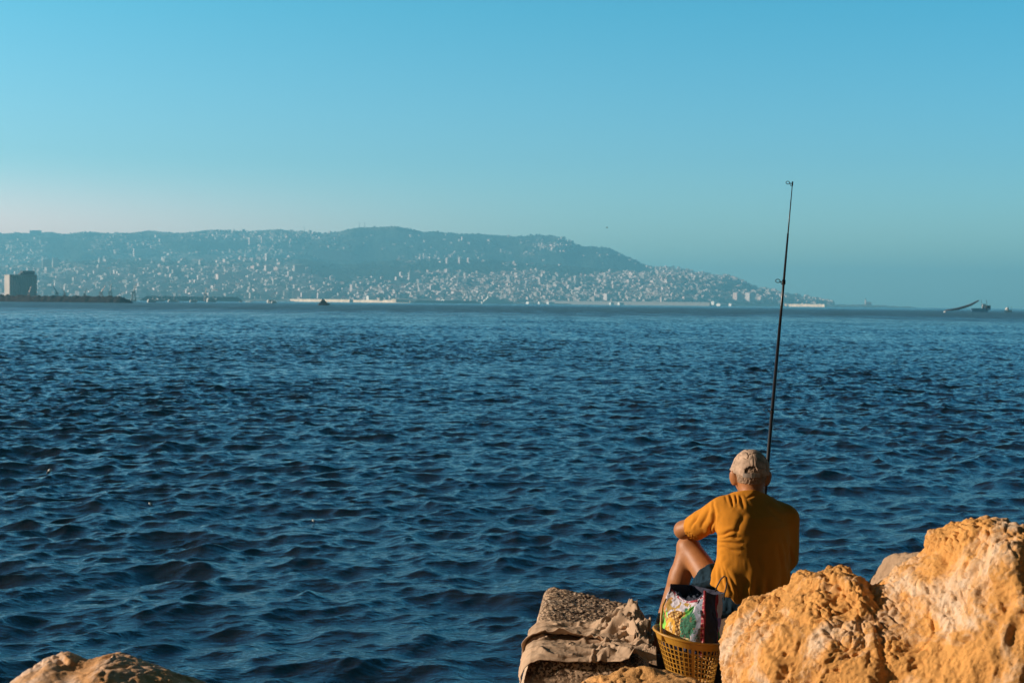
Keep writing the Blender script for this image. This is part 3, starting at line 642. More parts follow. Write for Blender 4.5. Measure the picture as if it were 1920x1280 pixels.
# harbour: long low quays, sheds, ships
def low(name, label, cat, px0, px1, ytop, ybot, D, mat, z0=0.0, depth=20, roof=True):
    s = D / F; cx = ((px0 + px1) / 2 - 960) * s; w = (px1 - px0) * s; h = max(2.0, (ybot - ytop) * s)
    r = empty(name, (cx, D, z0), label=label, cat=cat)
    r.rotation_euler = (0, 0, 0.0)
    b = MB(); n_ = max(2, int(w / 45)); sk = math.radians(38)
    b.box((0, depth * .5, h / 2 - 2), (w, depth, h + 4)); b.build('walls', mat, r)
    b = MB()
    for i in range(n_): b.box(((i + .5) / n_ * w - w / 2, -1.2, h * .5 - 2), (2.4, 2.4, h + 4), .785)
    b.build('buttress', mat, r)
    return r
def quay(name, label, px0, px1, ytop, ybot, D0, D1, mat):
    """a sea wall that runs away obliquely, so that the low sun rakes its seaward face"""
    a = Vector(((px0 - 960) / F * D0, D0, 0)); c = Vector(((px1 - 960) / F * D1, D1, 0)); mid = (a + c) / 2; L = (c - a).length; ang = math.atan2(c.y - a.y, c.x - a.x)
    h = (ybot - ytop) * mid.y / F
    r = empty(name, (mid.x, mid.y, 0), label=label, cat='quay'); r.rotation_euler = (0, 0, ang)
    b = MB(); b.box((0, 6, h / 2 - 2), (L, 12, h + 4)); b.build('sea_wall', mat, r)
    b = MB(); b.box((0, 1.0, h + .6), (L, 1.4, 1.2)); b.build('parapet', mat, r); return r
quay('harbour_quay', 'long thin cream sea wall behind the small dark boat', 543, 655, 563, 567.5, 4900, 4450, M_CREAM)
quay('harbour_quay', 'cream quay carrying low sheds right of the small dark boat', 660, 768, 565, 569, 4900, 4450, M_CREAM)
quay('harbour_quay', 'yellowish sea wall crossed by the fishing rod', 1462, 1545, 570.5, 575, 6900, 6300, M_CREAM)
quay('harbour_quay', 'low grey quay between the ferry and the headland', 990, 1330, 566, 572, 5650, 5200, M_GREY)
def shed(label, px, py, wpx, hpx, D, mat=None, rot=.7, z0=0.0):
    s = D / F; r = empty('quay_shed', ((px - 960) * s, D, z0), label=label, cat='shed'); r.rotation_euler = (0, 0, rot)
    w = wpx * s / (math.cos(rot) + .5 * math.sin(rot)); dd = w * .5; h = hpx * s
    b = MB(); b.box((0, 0, h / 2), (w, dd, h)); b.build('walls', mat or M_BRIGHT, r)
    b = MB(); b.gable((0, 0, h + .02), (w + 1, dd + 1, h * .22)); b.build('roof', mat or M_BRIGHT, r); return r
shed('white shed on the cream quay, the tallest one', 695, 562, 18, 7, 4500, z0=8)
shed('small cream shed in the middle of the cream quay', 713, 563, 9, 5, 4480, M_CREAM, z0=6)
shed('large cream shed at the right end of the cream quay', 750, 567, 34, 6, 4420, M_CREAM, z0=1)
shed('white shed on the shore left of the ferry', 838, 567, 24, 6, 4900)
for i, (px, w_) in enumerate(((994, 17), (1013, 11), (1031, 15))):
    shed(('leftmost', 'middle', 'rightmost')[i] + ' of the three long white sheds right of the ferry', px, 568, w_, 4, 5400)
for i, (px, w_, lb) in enumerate(((1146, 9, 'small white quay shed nearest the three long sheds'), (1163, 12, 'white quay shed with a long low roof'), (1175, 7, 'small white quay shed next to the one with a long low roof'), (1281, 10, 'cream quay shed right of the middle shore'), (1352, 20, 'white tent roof by the shore'), (1372, 14, 'second white tent roof by the shore'))):
    shed(lb, px, 572, w_, 4.2, 5300 + i * 80)
shed('pale domed-looking hall at the foot of the headland', 1340, 566, 16, 6, 6000, z0=4)

# breakwaters: heaps of armour stone
def breakwater(name, label, pts, hgt, wid, seed, mat):
    V = []; Q = []; n = 0; pts = [Vector(p) for p in pts]; L = sum((pts[i + 1] - pts[i]).length for i in range(len(pts) - 1)); N = int(L / 1.3); M = 16
    tt = np.linspace(0, 1, N); cum = [0]
    for i in range(len(pts) - 1): cum.append(cum[-1] + (pts[i + 1] - pts[i]).length / L)
    cx = np.interp(tt, cum, [p.x for p in pts]); cy = np.interp(tt, cum, [p.y for p in pts]); s = np.linspace(-1, 1, M)
    S, I = np.meshgrid(s, np.arange(N)); endf = np.clip(np.minimum(tt[I] * L, (1 - tt[I]) * L) / (hgt * 2.5), 0, 1) ** .6
    X = cx[I]; Y = cy[I] + S * wid * (.4 + .6 * endf); Z = hgt * (1 - np.abs(S) ** 1.6) * endf * 1.2 - 1.0
    pt = np.stack([X.ravel(), Y.ravel(), Z.ravel()], 1); nz = fbm(pt / 3.2, 3, seed).reshape(X.shape); f1, f2 = worley(pt / 2.6, seed); f1 = f1.reshape(X.shape)
    Z = Z + (nz * 1.1 + (0.6 - f1) * 2.2) * (np.abs(S) < .98); Y = Y + nz * .8
    V = np.stack([X, Y, Z], 2).reshape(-1, 3); idx = np.arange(N * M).reshape(N, M)
    Q = np.stack([idx[:-1, :-1], idx[1:, :-1], idx[1:, 1:], idx[:-1, 1:]], 2).reshape(-1, 4)
    return link(name, mesh_np(name, V, Q, smooth=False), mat, label=label, cat='breakwater')
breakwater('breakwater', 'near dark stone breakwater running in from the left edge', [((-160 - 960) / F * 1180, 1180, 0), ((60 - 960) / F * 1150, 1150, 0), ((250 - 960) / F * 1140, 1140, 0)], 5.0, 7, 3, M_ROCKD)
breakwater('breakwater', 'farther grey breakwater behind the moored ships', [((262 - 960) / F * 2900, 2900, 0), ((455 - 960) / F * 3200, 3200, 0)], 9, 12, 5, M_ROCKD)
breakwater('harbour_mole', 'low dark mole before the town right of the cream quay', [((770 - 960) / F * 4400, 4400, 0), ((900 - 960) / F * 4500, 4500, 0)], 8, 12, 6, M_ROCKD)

def ship(name, label, px, D, Lpx, mat_h, mat_s, decks=3, hullf=.12, funnel=True, rot=.5, cat='ship'):
    D = D * .78 if D < 2900 else D
    s = D / F; L = Lpx * s; r = empty(name, ((px - 960) * s, D, 0), label=label, cat=cat, group='boats moored along the left harbour' if name == 'moored_yacht' else None); r.rotation_euler = (0, 0, rot); L /= max(.5, math.cos(rot)); B = L * .16; Hh = L * hullf
    secs = [(-.5, .8, 1.0), (-.3, 1, .95), (.2, 1, .95), (.38, .7, 1.05), (.5, .04, 1.3)]; V = []; Fc = []
    for x, wf, hf in secs: V += [(x * L, -B / 2 * wf, Hh * hf), (x * L * .96, -B / 2 * wf * .7, -1.0), (x * L * .96, B / 2 * wf * .7, -1.0), (x * L, B / 2 * wf, Hh * hf)]
    for i in range(len(secs) - 1):
        a = i * 4; c = a + 4; Fc += [(a, a + 1, c + 1, c), (a + 1, a + 2, c + 2, c + 1), (a + 2, a + 3, c + 3, c + 2), (a + 3, a, c, c + 3)]
    Fc += [(0, 3, 2, 1), (16, 17, 18, 19)]
    b = MB(); b.add(V, Fc); b.build('hull', mat_h, r)
    b = MB(); z = Hh * .95
    for k in range(decks):
        dh = L * .035; b.box((-L * (.12 + .02 * k), 0, z + dh / 2), (L * (.62 - .12 * k), B * .8, dh)); z += dh
    b.build('superstructure', mat_s, r)
    if funnel:
        b = MB(); b.box((-L * .28, 0, z + L * .04), (L * .06, B * .3, L * .1), taper=.7); b.build('funnel', mat_s, r)
    b = MB(); b.tube([(L * .12, 0, z - 1), (L * .12, 0, z + L * .22)], L * .014, 5); b.build('mast', mat_s, r)
    return r
ship('ferry', 'large white ferry moored in front of the town', 932, 4600, 60, M_BRIGHT, M_BRIGHT, 4, .07, rot=.25, cat='ferry')
ship('moored_ship', 'bright white ship stern rising behind the near breakwater', 147, 1900, 10, M_BRIGHT, M_BRIGHT, 5, .2, rot=1.0)
ship('moored_ship', 'white trawler behind the tip of the near breakwater', 249, 2300, 12, M_BRIGHT, M_BRIGHT, 2, .13, rot=.6)
ship('moored_ship', 'small white trawler just left of the near breakwater tip', 226, 2200, 11, M_BRIGHT, M_WHITE, 2, .13, rot=.6)
ship('moored_ship', 'cream and white cargo ship over the farther grey breakwater', 312, 3500, 18, M_CREAM, M_BRIGHT, 3, .14, rot=.7)
ship('moored_ship', 'tall white ship over the farther grey breakwater', 383, 3500, 14, M_BRIGHT, M_BRIGHT, 4, .2, rot=.8)
ship('moored_boat', 'pale blue fishing boat on open water by the farther breakwater', 466, 2700, 15, simple('pale_blue_paint', (.45, .6, .68), .5), M_BRIGHT, 1, .13, rot=-.3, cat='boat')
ship('moored_boat', 'tiny white boat left of the pale blue one', 451, 2750, 5, M_BRIGHT, M_BRIGHT, 1, .2, rot=.7, cat='boat')
def crane(label, px, D, hpx, lean, mat):
    D = D * .8
    s = D / F; h = hpx * s; r = empty('harbour_crane', ((px - 960) * s, D, 2), label=label, cat='crane')
    b = MB(); w = h * .11
    for sx in (-1, 1):
        for sy in (-1, 1): b.tube([(sx * w, sy * w, -2), (sx * w * .6, sy * w * .6, h * .4)], h * .030, 5)
    b.build('gantry', mat, r)
    b = MB(); b.box((0, 0, h * .47), (h * .2, h * .15, h * .14)); b.build('cab', mat, r)
    b = MB(); b.tube([(0, 0, h * .5), (lean * h * .5, 0, h)], [h * .045, h * .022], 5); b.tube([(0, 0, h * .6), (lean * h * .25, 0, h * .78)], h * .014, 4); b.build('jib', mat, r); return r
for px, D, hh, le, mt, lb in ((54, 2050, 24, .35, M_STEEL, 'pinkish crane in front of the grain silo'), (189, 2500, 27, .6, M_STEEL, 'pinkish crane leaning right above the near breakwater'), (106, 2600, 24, -.6, M_DARK, 'dark crane with a jib leaning left between silo and white ship'), (250, 2700, 30, .3, M_CONC, 'grey crane above the tip of the near breakwater'), (121, 2600, 22, -.5, M_STEEL, 'pinkish crane left of the white ship stern'), (206, 2800, 30, .15, M_CONC, 'tall grey crane right of the pinkish leaning one'), (385, 3700, 24, .1, M_STEEL, 'reddish crane behind the tall white ship'), (158, 2550, 20, .4, M_DARK, 'dark crane just right of the white ship stern')):
    crane(lb, px, D, hh, le, mt)
# small dark boat with a shelter
x_, D_ = 0, 1050; s = D_ / F
r = empty('fishing_boat', ((606 - 960) * s, D_, 0), label='small black boat with a pointed shelter in front of the cream sea wall', cat='boat')
b = MB(); b.tube([(-4.3, 0, .5), (-3.2, 0, .55), (0, 0, .4), (3, 0, .7), (5.0, 0, 1.3)], [.3, 1.0, 1.3, 1.0, .25], 10); b.build('hull', M_DARK, r, smooth=True)
b = MB(); b.add([(-3.6, -1, .8), (3.6, -1, .9), (3.6, 1, .9), (-3.6, 1, .8), (-.9, -.3, 4.6), (.2, -.3, 4.6), (.2, .3, 4.6), (-.9, .3, 4.6)], [(0, 1, 5, 4), (1, 2, 6, 5), (2, 3, 7, 6), (3, 0, 4, 7), (4, 5, 6, 7), (3, 2, 1, 0)]); b.build('shelter', M_DARK, r)
b = MB(); b.box((-.3, -1.15, .75), (4.2, .1, .5)); b.build('red_stripe', simple('red_paint', (.45, .09, .07), .6), r)
b = MB(); b.tube([(-.4, 0, 4.4), (-.4, 0, 5.5)], .09, 5); b.build('mast', M_DARK, r)
# fishing boat with long upswept bow, far right
D_ = 1150; s = D_ / F
r = empty('fishing_boat', ((1812 - 960) * s, D_, 0), label='fishing boat with a long dark boom sweeping up, near the right horizon', cat='boat')
pts = [(-17.5, 0, 1.1), (-12, 0, 1.5), (-7, 0, 2.4), (-2, 0, 3.8), (3, 0, 5.6), (8.5, 0, 8.6), (9.6, 0, 9.3)]
b = MB(); b.tube(pts, [.3, .8, 1.0, 1.0, .9, .6, .4], 8); b.build('boom', simple('dark_red_brown', (.05, .02, .018), .7), r, smooth=True)
b = MB(); b.add([(3, -1.6, 2.9), (4.2, -1.1, -.4), (16, -1.1, -.4), (18.5, -1.6, 3.1), (3, 1.6, 2.9), (4.2, 1.1, -.4), (16, 1.1, -.4), (18.5, 1.6, 3.1)], [(0, 1, 2, 3), (7, 6, 5, 4), (0, 4, 5, 1), (3, 2, 6, 7), (0, 3, 7, 4), (1, 5, 6, 2)]); b.build('hull', simple('blue_hull', (.25, .5, .72), .5), r)
b = MB(); b.box((13.8, 0, 4.6), (2.6, 2, 3.6)); b.build('cabin', M_WHITE, r)
b = MB(); b.box((16.8, 0, 3.6), (4.0, 2.2, 3.4), .3); b.tube([(16.5, 0, 4), (15.6, 0, 9.5)], .15, 5); b.tube([(12, 0, 4), (11.6, 0, 9.9)], .12, 5); b.build('net_rig', M_DARK, r)
r = empty('motor_boat', ((1889 - 960) * s, D_, 0), label='small white boat with a cabin at the right edge of the horizon', cat='boat')
b = MB(); b.add([(-2.8, -1, 1.2), (-2.2, -.7, -.3), (2.4, -.7, -.3), (4, -.2, 1.7), (-2.8, 1, 1.2), (-2.2, .7, -.3), (2.4, .7, -.3), (4, .2, 1.7)], [(0, 1, 2, 3), (7, 6, 5, 4), (0, 4, 5, 1), (3, 2, 6, 7), (0, 3, 7, 4), (1, 5, 6, 2)]); b.build('hull', M_BRIGHT, r)
b = MB(); b.box((-.6, 0, 2.4), (2.2, 1.6, 2.4), .5); b.build('cabin', M_BRIGHT, r)
b = MB(); b.tube([(2.4, 0, 1), (2.8, 0, 4.6)], .12, 5); b.tube([(.6, 0, 3), (.2, 0, 5)], .1, 5); b.build('mast', M_DARK, r)
def float_(label, px, D, sz):
    r = empty('mooring_buoy', ((px - 960) / F * D, D, 0), label=label, cat='buoy')
    b = MB(); b.tube([(0, 0, -.5 * sz), (0, 0, 0), (0, 0, .5 * sz), (0, 0, .8 * sz)], [.5 * sz, .9 * sz, .8 * sz, .3 * sz], 10); b.build('float_body', M_BRIGHT, r, smooth=True)
    b = MB(); b.tube([(0, 0, .8 * sz), (0, 0, 1.3 * sz)], .08 * sz, 6); b.build('top_ring', M_BRIGHT, r)
float_('small white buoy left of the boat with the long boom', 1771, 950, .9)
float_('tiny white buoy on the water at far left below the breakwater', 59, 1200, .6)
mo = None
for i in range(26):
    px = rs.uniform(70, 560); D = rs.uniform(1750, 2800); k = ship('moored_yacht', 'small white boat moored along the left harbour front', px, D, rs.uniform(7, 15), M_BRIGHT, M_BRIGHT, 2, .2, funnel=False, rot=rs.uniform(.4, 1.2), cat='boat')
# a bird in the sky
bd = P(1138, 427, 300); r = empty('bird', bd, label='small dark bird flying in the sky above the right slope of the hill', cat='bird')
b = MB(); b.tube([(-.22, 0, 0), (-.08, 0, .02), (.12, 0, .03), (.24, 0, .05)], [.02, .07, .07, .02], 8)
b.add([(-.02, 0, .05), (.08, 0, .05), (.02, -.5, .22), (-.04, -.48, .2)], [(0, 1, 2, 3)]); b.add([(-.02, 0, .05), (.08, 0, .05), (.02, .5, .22), (-.04, .48, .2)], [(0, 1, 2, 3)]); b.build('body', M_DARK, r)

# ------------------------------------------------------------------ the hazy air over the bay
def haze():
    b = MB(); b.add([(-16500, -16500, -8), (16500, -16500, -8), (16500, 16500, -8), (-16500, 16500, -8), (-16500, -16500, 430), (16500, -16500, 430), (16500, 16500, 430), (-16500, 16500, 430)],
                    [(3, 2, 1, 0), (4, 5, 6, 7), (0, 1, 5, 4), (1, 2, 6, 5), (2, 3, 7, 6), (3, 0, 4, 7)])
    m = bpy.data.materials.new('haze_air'); m.use_nodes = True; nt = m.node_tree; n = nt.nodes; n.clear()
    out = n.new('ShaderNodeOutputMaterial'); v = n.new('ShaderNodeVolumePrincipled'); nt.links.new(v.outputs[0], out.inputs['Volume'])
    v.inputs['Color'].default_value = (*HAZE_COL, 1); v.inputs['Density'].default_value = HAZE_DENS; v.inputs['Anisotropy'].default_value = 0.18
    b.build('haze', m, kind='stuff', label='thin blue haze over the bay', cat='haze')
HAZE_COL = (0.25, 0.74, 1.0); HAZE_DENS = 1.45e-4
haze()

# ------------------------------------------------------------------ the stony shore in the foreground
def rock_mat(name, c_main, c_pale, c_dark, bump=0.006, pale=0.55, gloss=0.85):
    m, nt, n, l, b = newmat(name); b.inputs['Roughness'].default_value = gloss; b.inputs['Specular IOR Level'].default_value = 0.25
    tc = n.new('ShaderNodeTexCoord')
    def noise(s, d, r=0.6, dist=0.0):
        q = n.new('ShaderNodeTexNoise'); q.inputs['Scale'].default_value = s; q.inputs['Detail'].default_value = d; q.inputs['Roughness'].default_value = r; q.inputs['Distortion'].default_value = dist
        l.new(tc.outputs['Object'], q.inputs['Vector']); return q
    def ramp(src, p0, p1, c0, c1):
        r = n.new('ShaderNodeValToRGB'); l.new(src, r.inputs[0]); r.color_ramp.elements[0].position = p0; r.color_ramp.elements[1].position = p1
        r.color_ramp.elements[0].color = (*c0, 1); r.color_ramp.elements[1].color = (*c1, 1); return r
    def mix(f, a, b_, t='MIX'):
        x = n.new('ShaderNodeMix'); x.data_type = 'RGBA'; x.blend_type = t; l.new(f, x.inputs['Factor']); l.new(a, x.inputs['A']); l.new(b_, x.inputs['B']); return x.outputs['Result']
    base = ramp(noise(7, 9, .7, .4).outputs['Fac'], .3, .72, tuple(c * .72 for c in c_main), tuple(min(1, c * 1.22) for c in c_main))
    pl = ramp(noise(3.1, 8, .68, .8).outputs['Fac'], pale, pale + .13, (0, 0, 0), (1, 1, 1))
    pc = ramp(noise(23, 6, .7).outputs['Fac'], .3, .7, tuple(c * .75 for c in c_pale), c_pale)
    col = mix(pl.outputs[0], base.outputs[0], pc.outputs[0])
    sp = ramp(noise(38, 5, .75).outputs['Fac'], .60, .72, (0, 0, 0), (.75, .75, .75)); dk = n.new('ShaderNodeRGB'); dk.outputs[0].default_value = (*c_dark, 1)
    col = mix(sp.outputs[0], col, dk.outputs[0])
    l.new(col, b.inputs['Base Color'])
    v = n.new('ShaderNodeTexVoronoi'); v.inputs['Scale'].default_value = 60; l.new(tc.outputs['Object'], v.inputs['Vector'])
    bn = noise(45, 8, .72); ad = n.new('ShaderNodeMath'); ad.operation = 'MULTIPLY_ADD'; l.new(v.outputs['Distance'], ad.inputs[0]); ad.inputs[1].default_value = -.12; l.new(bn.outputs['Fac'], ad.inputs[2])
    bp = n.new('ShaderNodeBump'); bp.inputs['Strength'].default_value = 1; bp.inputs['Distance'].default_value = bump; l.new(ad.outputs[0], bp.inputs['Height']); l.new(bp.outputs[0], b.inputs['Normal'])
    return m
M_ORANGE = rock_mat('orange_limestone', (0.72, 0.355, 0.10), (0.84, 0.62, 0.42), (0.14, 0.06, 0.025), 0.012, .51)
M_ORANGE2 = rock_mat('ochre_limestone', (0.64, 0.33, 0.11), (0.80, 0.58, 0.40), (0.07, 0.045, 0.03), 0.010)
M_PALE = rock_mat('pale_pink_limestone', (0.68, 0.36, 0.15), (0.84, 0.62, 0.46), (0.10, 0.06, 0.04), 0.006, .46)
M_GREYR = rock_mat('grey_limestone', (0.42, 0.28, 0.17), (0.50, 0.38, 0.27), (0.06, 0.045, 0.035), 0.008)
M_DARKR = rock_mat('dark_shore_stone', (0.10, 0.06, 0.035), (0.14, 0.10, 0.07), (0.02, 0.015, 0.012), 0.008)
def rock_from_outline(name, label, pts, origin, slope, R, Rr, mat, h=0.014, lump=0.05, seed=1, detail=1.0, sub=1, cat='rock', zlo=None, split=None):
    """a boulder whose mid-plane passes through `origin`; slope = (dy/dx, dy/dz) leans that plane; R half thickness, Rr edge rounding"""
    nrm = Vector((-slope[0], 1, -slope[1])); poly = []
    for px, py in pts:
        d = (P(px, py, 1.0) - C0); t = (origin - C0).dot(nrm) / d.dot(nrm); p = C0 + d * t; poly.append((p.x, max(p.z, -0.3 if zlo is None else zlo)))
    poly = np.array(poly); lo2, hi2 = poly.min(0), poly.max(0); pad = 0.08
    yy = [origin.y + slope[0] * (a - origin.x) + slope[1] * (b - origin.z) for a in (lo2[0], hi2[0]) for b in (lo2[1], hi2[1])]
    s = SDF((lo2[0] - pad, min(yy) - R - pad, lo2[1] - pad), (hi2[0] + pad, max(yy) + R + pad, hi2[1] + pad), h)
    X, Z = np.meshgrid(s.ax[0], s.ax[2], indexing='ij'); d2 = np.full(X.shape, 9.0); ins = np.zeros(X.shape, bool); n = len(poly)
    for i in range(n):
        a = poly[i]; b = poly[(i + 1) % n]; e = b - a; t = np.clip(((X - a[0]) * e[0] + (Z - a[1]) * e[1]) / max((e ** 2).sum(), 1e-9), 0, 1)
        d2 = np.minimum(d2, np.hypot(X - a[0] - t * e[0], Z - a[1] - t * e[1]))
        c = ((a[1] > Z) != (b[1] > Z)) & (X < (b[0] - a[0]) * (Z - a[1]) / ((b[1] - a[1]) + 1e-12) + a[0]); ins ^= c
    q = np.clip(1 - d2 / Rr, 0, 1); T = np.where(ins, R * np.sqrt(np.maximum(0, 1 - q ** 2.2)), 0)
    yc = origin.y + slope[0] * (X - origin.x) + slope[1] * (Z - origin.z)
    # lumps of the body, evaluated in two dimensions for the front and the back
    nz = fbm(np.stack([X.ravel() * 2.6, Z.ravel() * 2.6, np.full(X.size, seed * 3.1)], 1), 4, seed).reshape(X.shape)
    T = T * (1 + 0.25 * nz) + lump * nz * (T > 0)
    Y = s.ax[1][None, :, None]; dy = np.abs(Y - yc[:, None, :])
    s.f = np.where(ins[:, None, :], (dy - T[:, None, :]) * 0.6, np.sqrt(d2[:, None, :] ** 2 + dy ** 2)).astype(np.float32)
    # keep the inside near the outline closed
    s.f = np.maximum(s.f, np.where(ins, -d2, d2)[:, None, :].astype(np.float32))
    v, Q = s.mesh(); v = smooth_np(v, Q, 2)
    for _ in range(sub): v, Q = subdiv(v, Q)
    N = vnormals(v, Q); w = v + 0.06 * np.stack([vnoise(v * 5, 31), vnoise(v * 5, 32), vnoise(v * 5, 33)], 1)
    d = 0.022 * fbm(w * 5.5, 4, seed + 3) + 0.013 * np.minimum(0, fbm(w * np.array([7, 7, 4.5]), 4, seed + 7, ridged=True) * -1 + 0.12)
    f1, f2 = worley(w * np.array([8, 8, 5.]), seed); d += 0.008 * np.minimum(f2 - f1, .35) + -.006 + .014 * facets(w * np.array([3.3, 3.3, 2.8]), seed + 60, .10, 2.4) + .009 * facets(w * np.array([9.0, 9.0, 6.5]), seed + 63, .15, 2.2) + .0030 * facets(w * np.array([22, 22, 15.]) + .3 * f1[:, None], seed + 61, .5, 1.7)
    f1, f2 = worley(w * np.array([22, 22, 15.0]), seed + 2); crack = np.exp(-((f2 - f1) / 0.09) ** 2); patch = sstep(-.15, .25, fbm(v * 3.5, 3, seed + 9)); d -= 0.011 * crack * patch
    pit = sstep(0.30, 0.1, worley(w * np.array([26, 26, 17.]), seed + 5)[0]) * sstep(0.05, .35, fbm(v * 4.1, 2, seed + 13)); d -= 0.006 * pit
    rd = np.abs(fbm(w * np.array([17, 17, 12.]) + 3, 3, seed + 41)); d -= 0.010 * np.maximum(0, 1 - rd / .07) * sstep(-.3, .3, fbm(v * 5, 2, seed + 43)); d += .006 * fbm(w * np.array([30, 30, 16.]), 3, seed + 45)
    d += 0.006 * fbm(v * 55, 3, seed + 21) + .004 * fbm(v * np.array([110, 110, 70.]), 2, seed + 22)
    v = v + N * (d * detail)[:, None]
    o = link(name, mesh_np(name, v - np.array(origin), Q), mat, loc=origin, label=label, cat=cat); return o
def PZ(px, py, z):
    d = P(px, py, 1.0) - C0; return C0 + d * ((z - C0.z) / d.z)

BIG = [(1325, 1640), (1340, 1420), (1346, 1290), (1346, 1230), (1351, 1190), (1360, 1168), (1383, 1143), (1408, 1123), (1440, 1105), (1470, 1090), (1505, 1076), (1530, 1072), (1541, 1080), (1558, 1067), (1595, 1064), (1608, 1077), (1622, 1098), (1645, 1098), (1668, 1077), (1690, 1059), (1715, 1046), (1740, 1034), (1735, 1012), (1746, 995), (1776, 989), (1790, 976), (1812, 966), (1850, 963), (1885, 972), (1925, 986), (2040, 1011), (2140, 1096), (2180, 1420), (2180, 1640)]
rock_from_outline('boulder', 'large jagged orange limestone boulder filling the lower right corner', BIG, P(1500, 1170, 4.82), (-0.62, 0.42), 0.42, 0.36, M_ORANGE, 0.018, 0.03, 14, 0.95, 2, zlo=1.05)
rock_from_outline('boulder', 'small ochre boulder at the bottom edge in front of the draped concrete block', [(1040, 1340), (1052, 1290), (1085, 1266), (1130, 1250), (1175, 1246), (1220, 1245), (1262, 1255), (1300, 1272), (1325, 1300), (1350, 1600), (1020, 1600)], P(1180, 1290, 4.3), (-0.2, 0.3), 0.16, 0.18, M_ORANGE2, 0.010, 0.03, 6, 0.6, 1, zlo=1.1)
rock_from_outline('boulder', 'ochre boulder top rising from the bottom left corner', [(-10, 1330), (22, 1275), (60, 1244), (88, 1230), (107, 1223), (128, 1229), (150, 1236), (180, 1233), (212, 1226), (238, 1236), (268, 1246), (310, 1259), (350, 1272), (395, 1290), (440, 1330), (480, 1700), (-80, 1700)], P(190, 1290, 3.3), (-0.10, 0.75), 0.2, 0.13, M_PALE, 0.008, 0.03, 8, 0.32, 1, zlo=1.3)
rock_from_outline('boulder', 'small grey stone wedge showing behind the notch of the orange boulder', [(1600, 1130), (1624, 1098), (1640, 1076), (1662, 1046), (1678, 1034), (1700, 1028), (1735, 1030), (1790, 1050), (1800, 1180), (1810, 1420), (1580, 1420)], P(1680, 1080, 6.3), (-0.9, 0.4), 0.16, 0.14, M_GREYR, 0.014, 0.02, 12, 0.6, 1, zlo=0.8)

# concrete armour block
def block():
    zt = CAMH - 1.42
    A = PZ(1024, 1097, zt); B = PZ(1206, 1127, zt); D_ = PZ(994, 1236, zt); Cc = PZ(1214, 1250, zt)
    c = (A + B + Cc + D_) / 4; lo = (min(A.x, D_.x) - .35, min(Cc.y, D_.y) - .35, 0.9); hi = (max(B.x, Cc.x) + .25, max(A.y, B.y) + .25, zt + .06); s = SDF(lo, hi, 0.011)
    f = np.full(s.n, -9.0, dtype=np.float32)
    X, Y, Z = np.meshgrid(*s.ax, indexing='ij', sparse=True)
    def smax(a, b, k): hh = np.clip(.5 - .5 * (b - a) / k, 0, 1); return b * (1 - hh) + a * hh + k * hh * (1 - hh)
    f = (Z - zt + 0.06 * (X - c.x)) + 0 * X * Y
    for a, b, dr in ((A, D_, .24), (D_, Cc, .10), (Cc, B, .1), (B, A, .08)):
        e = (b - a).normalized(); nx, ny = -e.y, e.x
        if (c.x - a.x) * nx + (c.y - a.y) * ny > 0: nx, ny = -nx, -ny
        L = math.sqrt(1 + dr * dr); g = ((X - a.x) * nx + (Y - a.y) * ny + (Z - zt) * dr) / L + 0 * Z
        f = smax(f, g, 0.055)
    s.f = f.astype(np.float32); v, Q = s.mesh(); v, Q = subdiv(v, Q); N = vnormals(v, Q)
    up = sstep(0.55, 0.9, N[:, 2]); f1, f2 = worley(v * 105, 3); g1, g2 = worley(v * 52, 5); near = v[:, 2] > 1.3
    peb = (0.5 - f1) * 0.009 + (0.5 - g1) * 0.008 + fbm(v * 18, 3, 5) * 0.006
    pit = sstep(.25, .08, worley(v * 22, 8)[0])
    d = up * peb + (1 - up) * (fbm(v * 9, 4, 6) * 0.008 - pit * 0.010 + fbm(v * 60, 2, 8) * .0012 + (0.5 - f1) * .003)
    v = v + N * (d * near)[:, None]
    m = rock_mat('aggregate_concrete', (0.55, 0.38, 0.24), (0.60, 0.46, 0.33), (0.07, 0.05, 0.035), 0.004, .5)
    nt = m.node_tree; n = nt.nodes; l = nt.links; bs = n['Principled BSDF']; src = bs.inputs['Base Color'].links[0].from_socket
    vo = n.new('ShaderNodeTexVoronoi'); vo.inputs['Scale'].default_value = 125; tc = n.new('ShaderNodeTexCoord'); l.new(tc.outputs['Object'], vo.inputs['Vector'])
    sx = n.new('ShaderNodeSeparateColor'); l.new(vo.outputs['Color'], sx.inputs[0]); rp_ = n.new('ShaderNodeValToRGB'); l.new(sx.outputs[0], rp_.inputs[0])
    rp_.color_ramp.elements[0].color = (.16, .13, .10, 1); rp_.color_ramp.elements[1].color = (1.1, 1.1, 1.1, 1); rp_.color_ramp.elements[0].position = .35; rp_.color_ramp.elements[1].position = .75  # dark and tan stones; grazing shade between pebbles is also put into this colour
    ge = n.new('ShaderNodeNewGeometry'); sz = n.new('ShaderNodeSeparateXYZ'); l.new(tc.outputs['Object'], sz.inputs[0]); mz = n.new('ShaderNodeMapRange'); l.new(sz.outputs['Z'], mz.inputs['Value']); mz.inputs['From Min'].default_value = zt - .9 - .10; mz.inputs['From Max'].default_value = zt - .9 - .055
    mx = n.new('ShaderNodeMix'); mx.data_type = 'RGBA'; mx.blend_type = 'MULTIPLY'; l.new(mz.outputs[0], mx.inputs['Factor']); l.new(src, mx.inputs['A']); l.new(rp_.outputs[0], mx.inputs['B']); l.new(mx.outputs['Result'], bs.inputs['Base Color'])
    o = c.copy(); o.z = 0.9
    link('concrete_block', mesh_np('concrete_block', v - np.array(o), Q), m, loc=o, label='pale concrete block with a pebbly top left of the seated man', cat='concrete block')
    return A, B, Cc, D_, zt, c
BA, BB, BC, BD, BZT, BCEN = block()

